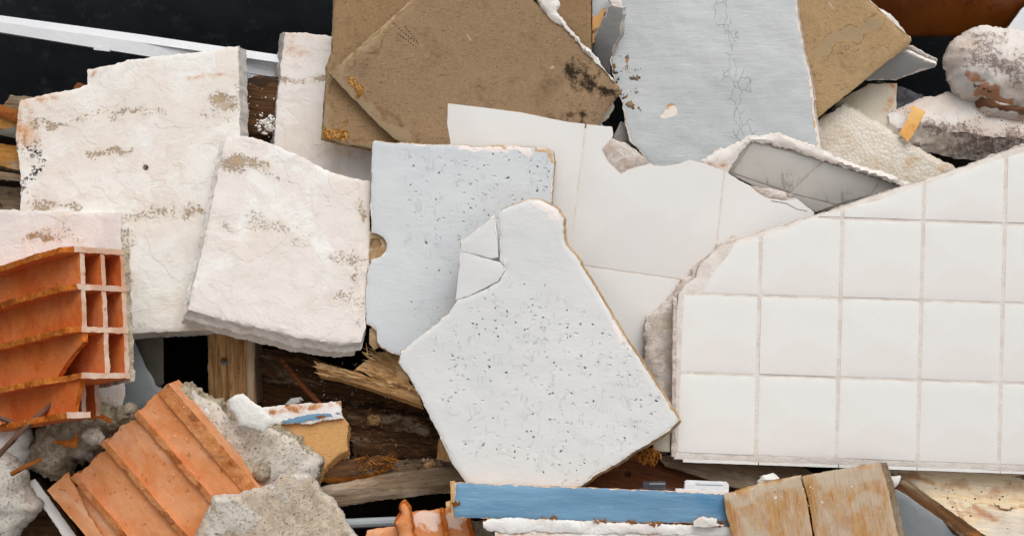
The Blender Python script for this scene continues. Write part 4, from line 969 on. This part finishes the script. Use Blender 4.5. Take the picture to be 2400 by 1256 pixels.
slab('coarse_edge', [(386, 910), (402, 902), (430, 912), (445, 945), (470, 975), (500, 1010), (530, 1050), (562, 1080), (622, 1095), (628, 1115), (600, 1128), (615, 1140), (590, 1148), (560, 1110), (500, 1050), (440, 980), (400, 930)], .072, M['conc'], t=.03, jag=3, jf=1.5, dome=.012, domer=.012, disp=((.008, 35), (.005, 90), (.002, 200)), res=.0035, parent=cw, sharp=80)
T(slab('mortar_ball', [(596, 1100), (612, 1090), (628, 1098), (627, 1118), (612, 1127), (598, 1118)], .098, M['conc'], t=.015, dome=.014, domer=.01, jag=1.5, disp=((.003, 60),), res=.004, sharp=80), 'round grey mortar ball on the concrete fragment next to the brick corner', 'mortar ball')
T(slab('cream_tile_chip', [(660, 1020), (690, 1035), (730, 1065), (756, 1084), (745, 1096), (726, 1114), (700, 1090)], .045, M['grout'], t=.008, jag=.6, res=.006), 'thin cream tile chip under the concrete fragment, over the orange board', 'tile chip')
T(slab('concrete_slab', [(502, 1168), (530, 1162), (560, 1160), (592, 1150), (640, 1140), (660, 1118), (692, 1106), (720, 1112), (745, 1135), (755, 1152), (778, 1170), (800, 1200), (815, 1230), (835, 1256), (860, 1320), (430, 1320), (462, 1250), (482, 1205)], .15, M['concslab'], M['concwhite'], t=.045, jag=2.2, disp=((.004, 8), (.0015, 45)), rnd=.004, res=.005, shift=(0, -6), sharp=60), 'mottled beige and white concrete slab at the bottom edge in front of the dusty brick', 'concrete slab')
T(slab('stone_chip', [(535, 935), (548, 927), (570, 922), (582, 932), (612, 955), (642, 985), (632, 998), (614, 1013), (585, 1002), (560, 996), (552, 975), (536, 958)], .105, M['chip'], M['chip'], t=.014, g=(.1, -.15), jag=1.5, shift=(-4, 3), rnd=.003, disp=((.001, 20),), res=.005), 'flat white stone chip resting on the concrete fragment below the timber post', 'stone chip')
T(slab('white_chip', [(476, 962), (484, 954), (494, 972), (486, 972)], .09, M['chip'], t=.005, jag=.5, res=.005), 'tiny white chip on the concrete fragment beside its coarse edge', 'chip')

sf = thing('foam_lump', 30, 1050, .05, 'white crumbly foam lump at the left edge behind the rusty rods', 'foam lump')
slab('lump', [(-60, 980), (0, 990), (25, 1000), (48, 1008), (56, 1030), (50, 1048), (60, 1066), (48, 1085), (40, 1110), (-60, 1130)], .05, M['chip'], t=.05, dome=.02, domer=.02, jag=3, jf=1.6, disp=((.006, 40), (.002, 90)), res=.0045, parent=sf, sharp=80)
T(slab('plaster_rock', [(-60, 1050), (0, 1068), (15, 1085), (30, 1105), (42, 1120), (46, 1150), (60, 1170), (76, 1186), (60, 1215), (30, 1235), (15, 1260), (0, 1300), (-60, 1320)], .09, M['concwhite'], M['concwhite'], t=.06, dome=.03, domer=.04, jag=3, disp=((.01, 10), (.003, 40)), res=.006, sharp=70, masks={'r': [([(20, 1190), (20, 1240)], 60, 1)]}), 'beige plaster rock with flaking pale skin at the bottom left corner', 'rock')
T(tube('rusty_rod', [(-30, 1095, .17), (40, 1020, .165), (78, 985, .165), (138, 932, .16)], .0048, M['rust'], rough=.5), 'long rusty steel rod slanting up across the left bricks, its end free', 'rod', 'rusty steel rods')
T(tube('rusty_rod', [(-30, 960, .12), (0, 978, .12), (52, 1000, .13)], .0045, M['rust'], rough=.5), 'short brown rod under the long one, running down from the left edge', 'rod', 'rusty steel rods')
T(tube('rusty_rod', [(26, 1111, .13), (60, 1092, .13), (97, 1075, .12)], .0038, M['rustorange'], rough=.5), 'short bent orange brown rod end near the bottom left rock', 'rod', 'rusty steel rods')

# ================================================================== GAP BEHIND: post, sheets, timbers
T(slab('grey_sheet', [(270, 800), (310, 790), (340, 860), (372, 905), (400, 925), (330, 960), (280, 985), (200, 985), (200, 900)], -.06, M['greyfilm'], t=.004, g=(.1, .1), jag=.5, disp=((.004, 4),), masks={'b': [([(285, 945), (345, 938)], 3, .6)]}), 'smooth grey sheet in the dark opening under the big plaster slab', 'sheet')
T(slab('drab_cloth', [(298, 795), (380, 790), (382, 900), (364, 915), (330, 870), (310, 835)], -.055, M['drab'], t=.004, g=(.4, .1), jag=.5, disp=((.006, 6),)), 'folded drab sheet in shadow behind the grey sheet', 'sheet')
T(slab('timber_post', [(486, 760), (598, 760), (597, 860), (600, 950), (565, 960), (520, 968), (505, 945), (488, 940), (487, 860)], -.035, M['woodpost'], M['woodgrey'], t=.08, g=(0, .06), jag=1.2, dirn=(0, 1), disp=((.001, 6),), rnd=.003, dents=((525, 846, 9, .012),), res=.006,
  masks={'r': [([(587, 785), (588, 952)], 11, 1.2)], 'g': [([(565, 790), (560, 930)], 26, .42)], 'b': [((505, 790), 18, .4)]}), 'upright worm eaten timber post in the dark gap below the plaster slabs', 'timber post')
T(slab('patina_bit', [(514, 846), (522, 850), (534, 843), (538, 852), (530, 856), (516, 853)], -.033, M['gravel'], t=.003, jag=.6, res=.004), 'greenish metal bit stuck in the hole of the timber post', 'metal bit')
T(tube('brown_stick', [(660, 842, -.05), (705, 900, -.04), (750, 948, -.02)], .006, M['woodred']), 'thin red brown stick slanting in the dark gap above the painted board', 'stick')
pb = thing('particle_board', 720, 1010, .02, 'orange chipboard piece with a band of peeling white and blue paint', 'chipboard')
slab('board', [(520, 975), (640, 985), (690, 990), (806, 978), (815, 992), (812, 1035), (815, 1052), (790, 1070), (765, 1092), (742, 1128), (680, 1160), (560, 1150), (520, 1050)], .015, M['particle'], M['particle'], t=.02, g=(0, -.05), jag=2.2, jf=1.3, shift=(6, 12), parent=pb, res=.006)
slab('painted_band', [(520, 968), (600, 955), (700, 946), (798, 940), (801, 970), (806, 980), (765, 985), (730, 992), (690, 990), (640, 995), (520, 992)], .02, M['whiteflake'], M['particle'], t=.012, g=(0, -.1), jag=1.6, parent=pb, res=.005, masks={'g': [([(640, 962), (700, 955), (798, 948)], 12, 1.5)]})
slab('blue_paint_strip', [(640, 990), (665, 982), (700, 974), (740, 968), (800, 961), (803, 975), (760, 982), (720, 989), (670, 993)], .0218, M['blue'], t=.002, g=(0, -.1), jag=2.0, disp=(), parent=pb, res=.006)
slab('red_paint_fleck', [(738, 976), (755, 973), (764, 976), (750, 980)], .024, M['rustorange'], t=.001, jag=.8, disp=(), parent=pb, res=.005)
T(slab('grey_chip', [(668, 948), (682, 934), (705, 930), (711, 938), (690, 948)], -.03, M['chip'], t=.005, jag=.6), 'small pale stone flake behind the top edge of the orange chipboard', 'chip')
T(slab('grey_chip', [(800, 1070), (812, 1056), (820, 1060), (818, 1074), (806, 1078)], -.01, M['chip'], t=.008, jag=.6, dome=.004, domer=.01), 'small grey pebble at the right end of the orange chipboard', 'chip')
sp = thing('splintered_plank', 850, 890, -.01, 'fresh splintered pine plank between plaster slab and white perforated board', 'plank')
slab('plank_face', [(738, 855), (760, 852), (820, 868), (900, 892), (980, 915), (990, 950), (930, 930), (860, 905), (790, 885), (750, 878)], .012, M['woodpale'], M['woodpale'], t=.03, g=(0, -.3), jag=1.2, dirn=(1, .32), shift=(3, 10), parent=sp)
slab('torn_fibres', [(870, 838), (890, 822), (925, 828), (945, 860), (975, 915), (930, 900), (880, 880), (830, 866), (850, 850)], .017, M['woodfresh'], M['woodfresh'], t=.02, g=(0, -.3), jag=3, jf=2, dirn=(1, .32), disp=((.004, 40),), parent=sp, res=.005)
it = []
for k in range(70):
    x = random.uniform(750, 930); y = 858 + (x - 750) * .3 + random.uniform(-12, 2); L = random.uniform(15, 50); a = random.uniform(-.1, .75)
    it.append(((x + L * .6, y + L * .25, .012), (x - L * .6 * math.cos(a), y - L * .5 * math.sin(a), random.uniform(.017, .032)), random.uniform(.001, .0035)))
for k in range(50):
    x = random.uniform(865, 935); y = random.uniform(825, 890); L = random.uniform(15, 40); a = random.uniform(.1, .9)
    it.append(((x + 12, y + 8, .015), (x - L * math.cos(a), y - L * .8 * math.sin(a), random.uniform(.017, .037)), random.uniform(.001, .004)))
it += [((862, 838, .017), (858, 803, .027), .003), ((880, 845, .017), (848, 824, .027), .004), ((780, 870, .012), (735, 845, .02), .005), ((770, 880, .01), (736, 872, .02), .005)]
st_ = sticks('splinters', it, M['woodfresh'], sp); st_['kind'] = 'stuff'
T(slab('rotten_log', [(800, 965), (830, 958), (880, 962), (905, 970), (940, 975), (985, 985), (1020, 1005), (1050, 1035), (1010, 1040), (940, 1030), (880, 1025), (820, 1015)], -.07, M['rot'], M['rot'], t=.06, dome=.012, domer=.02, jag=3, dirn=(1, .1), disp=((.008, 20), (.003, 60)), res=.006, sharp=70, masks={'r': [([(880, 985), (960, 990), (1000, 1008)], 24, 1), ([(930, 1010), (1000, 1018)], 14, .7)]}), 'rotten log with pale crust in the gap left of the white perforated board', 'log')
T(slab('sawn_knot', [(862, 978), (872, 971), (888, 972), (893, 984), (884, 996), (868, 995)], -.05, M['woodpale'], t=.01, dome=.003, domer=.01, jag=.8, res=.005), 'round pale wood knot standing out on the rotten log', 'wood knot')
T(slab('dark_timber', [(600, 830), (700, 840), (800, 880), (990, 930), (1060, 1000), (990, 990), (820, 955), (690, 950), (600, 960)], -.11, M['rot'], t=.05, g=(0, .2), jag=2, dirn=(1, .2), disp=((.006, 12),)), 'blackened timber deep in the gap behind the splintered plank', 'timber')
T(slab('mossy_timber', [(815, 1020), (880, 1015), (960, 1020), (1040, 1035), (1060, 1070), (1040, 1085), (930, 1080), (830, 1070)], -.05, M['rot'], t=.05, dome=.01, domer=.02, jag=3.5, disp=((.01, 18), (.004, 60)), dirn=(1, .05), res=.006, sharp=70), 'dark fibrous rotten timber below the crusted log', 'timber')
T(slab('curved_chipboard', [(745, 1115), (780, 1085), (830, 1072), (890, 1066), (918, 1072), (905, 1092), (870, 1108), (820, 1115), (770, 1120)], .0, M['wooddark'], M['fibre'], t=.014, g=(0, -.25), jag=1.8, jf=1.5, shift=(2, 12), dirn=(1, -.15), res=.006), 'brown board offcut with curved fibrous edge above the weathered beam', 'board')
T(slab('weathered_beam', [(730, 1150), (770, 1138), (900, 1112), (1000, 1098), (1110, 1086), (1110, 1150), (1010, 1158), (900, 1170), (790, 1188), (735, 1180)], .03, M['woodgrey'], M['woodgrey'], t=.07, g=(0, -.1), jag=1.3, dirn=(1, -.1), rnd=.005, disp=((.002, 8),), res=.007, masks={'g': [([(780, 1140), (1000, 1105)], 18, .4)]}), 'long weathered grey brown beam across the lower gap beside the concrete slab', 'beam')
T(slab('upper_batten', [(880, 1085), (960, 1075), (1080, 1072), (1100, 1110), (1000, 1108), (900, 1118)], -.03, M['woodgrey'], t=.04, jag=2, g=(0, -.4), disp=((.004, 15),), masks={'b': [([(880, 1090), (1080, 1080)], 20, .5)]}), 'dusty batten lying behind the top of the weathered beam', 'batten')
cr = crumbs('stone_crumbs', (1030, 1082), (25, 8), 26, (.001, .0045), M['conc'], .0); T(cr, 'small pebbles and crumbs scattered on the dusty batten', 'crumbs', kind='stuff')
T(slab('pebble', [(995, 1092), (1000, 1082), (1012, 1080), (1020, 1090), (1012, 1100), (1000, 1100)], .0, M['woodpale'], t=.01, dome=.008, domer=.008, jag=1, res=.004), 'rounded brown pebble on the dusty batten in the lower gap', 'pebble')
T(slab('wood_end', [(1028, 1028), (1050, 1040), (1075, 1085), (1060, 1084), (1024, 1076)], .05, M['woodpale'], M['woodpale'], t=.05, jag=.8, dirn=(0, 1)), 'sawn wood end tucked against the left edge of the white perforated board', 'wood end')
crumbs('specks', (900, 940), (90, 60), 90, (.0004, .0012), M['chalk'], -.06); T(bpy.data.objects['specks'], 'white dust specks scattered over the dark rotten timbers', 'dust', kind='stuff')
its = []
for k in range(110):
    x = random.uniform(840, 930); y = random.uniform(1068, 1100); its.append(((x, y, -.01), (x + random.uniform(-16, 16), y + random.uniform(-8, 10), .01), random.uniform(.001, .003)))
o = sticks('bark_shreds', its, M['fibre']); T(o, 'reddish brown bark shreds tangled around the curved board offcut', 'bark', kind='stuff')
T(tube('grey_pipe', [(780, 1228, .02), (860, 1224, .02), (960, 1220, .02)], .009, M['greyfilm']), 'thin grey pipe at the bottom between concrete slab and small brick', 'pipe')
T(slab('concrete_scrap', [(1105, 1225), (1140, 1225), (1160, 1256), (1180, 1300), (1110, 1300)], .08, M['conc'], t=.03, jag=2, disp=((.005, 30),)), 'rough grey concrete scrap at the bottom between small brick and white plank', 'concrete')

its = []
for k in range(130):
    x = random.uniform(690, 1010); y = 950 + (x - 690) * .12 + random.uniform(-30, 110); a = random.uniform(-.3, .5); Lk = random.uniform(8, 34)
    its.append(((x, y, -.035), (x + Lk * math.cos(a), y + Lk * math.sin(a), -.02 + random.uniform(-.01, .02)), random.uniform(.001, .0035)))
o = sticks('wood_shreds', its, M['wooddark']); T(o, 'brown splinters and shreds littering the rotten timbers in the gap', 'wood shreds', kind='stuff')
cr = crumbs('rubble_crumbs', (880, 1010), (90, 45), 120, (.0008, .005), M['rot'], -.03); T(cr, 'dark crumbs of rotten wood and earth lying in the central gap', 'crumbs', kind='stuff')
cr = crumbs('plaster_grit', (770, 900), (60, 30), 60, (.0006, .003), M['conc'], -.04); T(cr, 'pale grit lying on the blackened timber above the painted chipboard', 'grit', kind='stuff')
for (cx, cy, sx, sy, nn_, mt, zz_, lb) in ((560, 1060, 70, 45, 70, 'conc', lambda x, y: .066, 'grey grit sprinkled over the long rough concrete fragment'),
        (330, 1040, 70, 60, 60, 'clay2', lambda x, y: .1, 'fine orange clay crumbs lying in the channels of the dusty brick'),
        (1900, 1160, 80, 25, 30, 'chalk', lambda x, y: .208, 'white plaster crumbs on the upper ends of the joined boards'),
        (2280, 1160, 60, 30, 40, 'wooddark', lambda x, y: .118, 'brown crumbs scattered on the stained board at the bottom right'),
        (2330, 275, 60, 14, 40, 'rot', lambda x, y: -.068, 'brown crumbs along the top of the marble slab under the rock')):
    cr = crumbs('grit', (cx, cy), (sx, sy), nn_, (.0005, .0022), M[mt], zz_); T(cr, lb, 'grit', kind='stuff')
# ================================================================== BLUE PLANK AND AROUND
bp = thing('blue_plank', 1380, 1175, .17, 'blue painted plank with bare wood end, lying across the bottom middle', 'plank')
slab('painted_face', [(1066, 1130), (1200, 1136), (1400, 1143), (1600, 1152), (1720, 1158), (1725, 1232), (1600, 1225), (1400, 1222), (1200, 1216), (1064, 1212)], .175, M['blue'], M['woodpale'], t=.02, g=(.0, -.06), jag=.7, dirn=(1, .04), disp=((.0006, 8),), parent=bp, res=.007, shift=(-4, 0), masks={'r': [([(1560, 1150), (1720, 1160)], 14, 1), ([(1660, 1160), (1720, 1225)], 45, .8)]})
slab('end_grain', [(1056, 1130), (1066, 1129), (1065, 1214), (1058, 1211)], .172, M['woodfresh'], M['woodfresh'], t=.016, jag=.4, disp=(), parent=bp, dirn=(0, 1))
slab('tongue', [(1043, 1176), (1059, 1172), (1060, 1192), (1046, 1195)], .165, M['woodfresh'], M['woodfresh'], t=.008, jag=2, disp=(), parent=bp, res=.004)
kt = thing('dark_catch', 1538, 1140, .17, 'small dark plastic door catch standing on the blue plank', 'door catch')
slab('body', [(1507, 1130), (1552, 1129), (1561, 1130), (1562, 1150), (1506, 1150)], .162, M['dark'], t=.014, jag=.2, disp=(), parent=kt)
slab('mounting_foot', [(1499, 1144), (1512, 1142), (1575, 1146), (1577, 1153), (1499, 1151)], .166, M['dark'], t=.01, jag=.2, disp=(), parent=kt)
slab('strike_plate', [(1523, 1132), (1559, 1132), (1559, 1135), (1523, 1135)], .164, M['steel'], t=.003, jag=0, disp=(), parent=kt, res=.004)
slab('strike_plate', [(1523, 1144), (1559, 1144), (1559, 1147), (1523, 1147)], .164, M['steel'], t=.003, jag=0, disp=(), parent=kt, res=.004)
kw = thing('white_catch', 1655, 1142, .17, 'white plastic door catch with two metal strips on the blue plank beside the wood blocks', 'door catch')
slab('body', [(1606, 1130), (1612, 1127), (1706, 1131), (1709, 1136), (1708, 1158), (1604, 1153)], .166, M['pvc'], t=.016, jag=.2, disp=(), parent=kw)
slab('mounting_foot', [(1584, 1146), (1606, 1146), (1706, 1150), (1707, 1160), (1584, 1153)], .169, M['pvc'], t=.01, jag=.2, disp=(), parent=kw)
for yy in (1132, 1143.5):
    slab('slot', [(1627, yy), (1698, yy + 2.5), (1698, yy + 7.5), (1627, yy + 5)], .1665, M['dark'], t=.003, jag=0, disp=(), parent=kw, res=.004)
    slab('strike_plate', [(1631, yy + 2.2), (1695, yy + 4.2), (1695, yy + 6.2), (1631, yy + 4.4)], .1672, M['steel'], t=.003, jag=0, disp=(), parent=kw, res=.004)
wp = thing('white_plank', 1400, 1240, .15, 'flaking white painted plank under the blue one at the bottom edge', 'plank')
slab('painted_face', [(1133, 1222), (1150, 1215), (1200, 1214), (1330, 1219), (1500, 1226), (1640, 1231), (1725, 1234), (1730, 1256), (1600, 1252), (1400, 1250), (1250, 1244), (1190, 1250), (1150, 1246), (1134, 1236)], .178, M['whiteflake'], M['woodpale'], t=.02, jag=2.0, jf=1.4, parent=wp, res=.005, disp=((.003, 20),))
slab('lower_edge', [(1160, 1246), (1240, 1240), (1400, 1246), (1600, 1248), (1730, 1250), (1735, 1310), (1160, 1310)], .175, M['whiteflake'], M['woodpale'], t=.025, jag=2.0, parent=wp, res=.006, masks={'g': [([(1170, 1250), (1380, 1244)], 8, 1), ([(1520, 1254), (1600, 1250)], 10, .8)]})
slab('paint_curl', [(1626, 1222), (1640, 1212), (1665, 1210), (1682, 1214), (1680, 1225), (1700, 1232), (1650, 1236), (1628, 1232)], .19, M['chalk'], M['fibre'], t=.006, jag=2.2, disp=((.004, 25),), parent=wp, res=.005)
its = []
for (x0, x1, y0) in ((1275, 1305, 1213), (1395, 1415, 1220), (1460, 1490, 1224), (1678, 1700, 1225), (1520, 1545, 1228), (1060, 1075, 1180)):
    for k in range(16):
        x = random.uniform(x0, x1); its.append(((x, y0 + 6, .172), (x + random.uniform(-14, 14), y0 + random.uniform(-10, 3), .182), random.uniform(.001, .004)))
o = sticks('splinters', its, M['fibre'], wp); o['kind'] = 'stuff'

# planks under the tile panel
T(slab('stained_plank', [(1340, 1160), (1400, 1110), (1480, 1062), (1560, 1090), (1720, 1120), (1720, 1180), (1340, 1170)], .055, M['woodred'], t=.025, g=(0, -.1), jag=.6, dirn=(1, .25), dents=((1471, 1112, 8, .004),), masks={'b': [((1471, 1112), 10, .9), ((1547, 1113), 6, .8)]}), 'dark red brown stained plank behind the blue plank, with a round knot', 'plank')
T(slab('pine_plank', [(1540, 1068), (1700, 1060), (1850, 1070), (1910, 1112), (1900, 1160), (1720, 1142), (1560, 1092)], .08, M['woodgrey'], M['wooddark'], t=.025, g=(0, -.1), jag=.6, dirn=(1, .25), shift=(-4, 5), masks={'g': [((1665, 1085), 20, .7), ((1730, 1095), 12, .7)]}), 'pale brown pine plank running under the bottom edge of the square tile panel', 'plank')
T(slab('pale_pebble', [(1778, 1130), (1790, 1116), (1812, 1114), (1826, 1122), (1810, 1134)], .12, M['chip'], t=.01, dome=.008, domer=.012, jag=1, res=.005), 'white plaster pebble behind the top edge of the wood blocks', 'pebble')
ow = thing('painted_wood_corner', 1548, 1030, .1, 'old off white painted wood corner peeking between perforated board and tile panel', 'wood corner')
slab('face', [(1525, 1010), (1572, 1000), (1570, 1058), (1535, 1056)], .105, M['oldblock'], t=.015, jag=.6, parent=ow)
its = []
for k in range(150):
    x = random.gauss(1518, 13); y = random.gauss(1068, 10)
    its.append(((x, y - 4, .1), (x + random.uniform(-10, 14), y + random.uniform(-8, 16), .12), random.uniform(.001, .003)))
o = sticks('fibre_tuft', its, M['fibre']); T(o, 'tuft of torn orange wood fibre below the right edge of the perforated board', 'wood fibre', kind='stuff')

wb = thing('wood_blocks', 1890, 1180, .19, 'two washed out pine boards joined side by side in front of the tile panel', 'joined boards')
slab('board', [(1697, 1162), (1740, 1148), (1800, 1132), (1876, 1117), (1888, 1160), (1895, 1200), (1912, 1310), (1730, 1310), (1716, 1250), (1702, 1200)], .20, M['woodblock'], M['woodyellow'], t=.035, g=(.05, -.08), jag=1.0, dirn=(.13, 1), parent=wb, shift=(2, -5), res=.006, masks={'r': [([(1720, 1165), (1870, 1130)], 32, .8)], 'g': [((1815, 1152), 9, 1), ((1840, 1150), 6, 1), ((1862, 1145), 7, 1), ((1755, 1165), 5, .8), ([(1720, 1200), (1740, 1290)], 24, .6), ([(1790, 1215), (1830, 1290)], 30, .5)], 'b': [((1755, 1167), 4, 1)]})
slab('board', [(1880, 1116), (1930, 1105), (2000, 1094), (2062, 1083), (2068, 1098), (2078, 1130), (2090, 1185), (2118, 1310), (1918, 1310), (1900, 1200), (1892, 1160)], .201, M['woodblock'], M['woodgrey'], t=.035, g=(.05, -.08), jag=1.0, dirn=(.15, 1), parent=wb, shift=(16, 0), res=.006, masks={'r': [([(1940, 1130), (2050, 1110)], 50, .8), ([(2000, 1180), (2060, 1170)], 35, .7)], 'g': [((1890, 1145), 10, 1), ((1977, 1166), 6, .8), ((2040, 1218), 6, .9), ([(1930, 1250), (2000, 1230)], 30, .5)]})
T(slab('stained_board', [(2040, 1080), (2100, 1092), (2200, 1096), (2460, 1100), (2460, 1320), (2330, 1320), (2250, 1230), (2130, 1130)], .10, M['woodstain'], t=.03, g=(0, -.3), jag=.8, dirn=(1, .12), disp=((.003, 5), (.001, 25)), res=.006,
  masks={'g': [([(2110, 1100), (2180, 1125)], 16, .9), ([(2200, 1100), (2460, 1110)], 10, .7), ([(2250, 1180), (2290, 1210)], 18, .6), ([(2320, 1185), (2360, 1195), (2400, 1185)], 8, .8), ([(2230, 1180), (2280, 1256)], 14, .7), ([(2200, 1140), (2330, 1150), (2400, 1140)], 22, .6), ([(2290, 1190), (2320, 1230)], 24, .8), ((2380, 1165), 30, .5)], 'r': [([(2340, 1250), (2440, 1220)], 50, 1)], 'b': [([(2330, 1180), (2354, 1197), (2375, 1190)], 6, .8), ((2377, 1236), 4, 1)]}), 'cream and orange stained board at the bottom right corner under the tile panel', 'board')
T(slab('bark_chip', [(2362, 1114), (2380, 1112), (2440, 1112), (2440, 1134), (2395, 1130), (2375, 1124)], .085, M['woodgrey'], t=.01, dome=.004, domer=.01, jag=1.2), 'small pale bark chip on the stained board at the right edge', 'bark chip')
gp = thing('grey_board', 2180, 1200, .12, 'grey panel with mouldy dark brown edge at the bottom right beside the wood blocks', 'panel')
slab('face', [(2094, 1148), (2102, 1150), (2125, 1162), (2160, 1188), (2215, 1225), (2262, 1262), (2320, 1320), (2100, 1320), (2060, 1150)], .115, M['greyfilm'], t=.004, g=(.1, .4), jag=.4, parent=gp, disp=())
slab('mouldy_edge', [(2094, 1146), (2108, 1134), (2114, 1118), (2125, 1120), (2160, 1148), (2220, 1190), (2270, 1225), (2325, 1262), (2380, 1320), (2310, 1320), (2262, 1262), (2215, 1225), (2160, 1190), (2118, 1160)], .125, M['rot'], M['rot'], t=.012, g=(-.2, -.5), jag=1, dirn=(1, .75), parent=gp, masks={'g': [([(2100, 1150), (2125, 1160)], 8, 1), ([(2280, 1250), (2360, 1310)], 20, .7)], 'r': [([(2120, 1125), (2180, 1170)], 12, .35)]})
slab('white_tip', [(2082, 1118), (2112, 1116), (2108, 1132), (2092, 1148), (2086, 1140)], .128, M['chalk'], t=.01, jag=.8, parent=gp, res=.006)
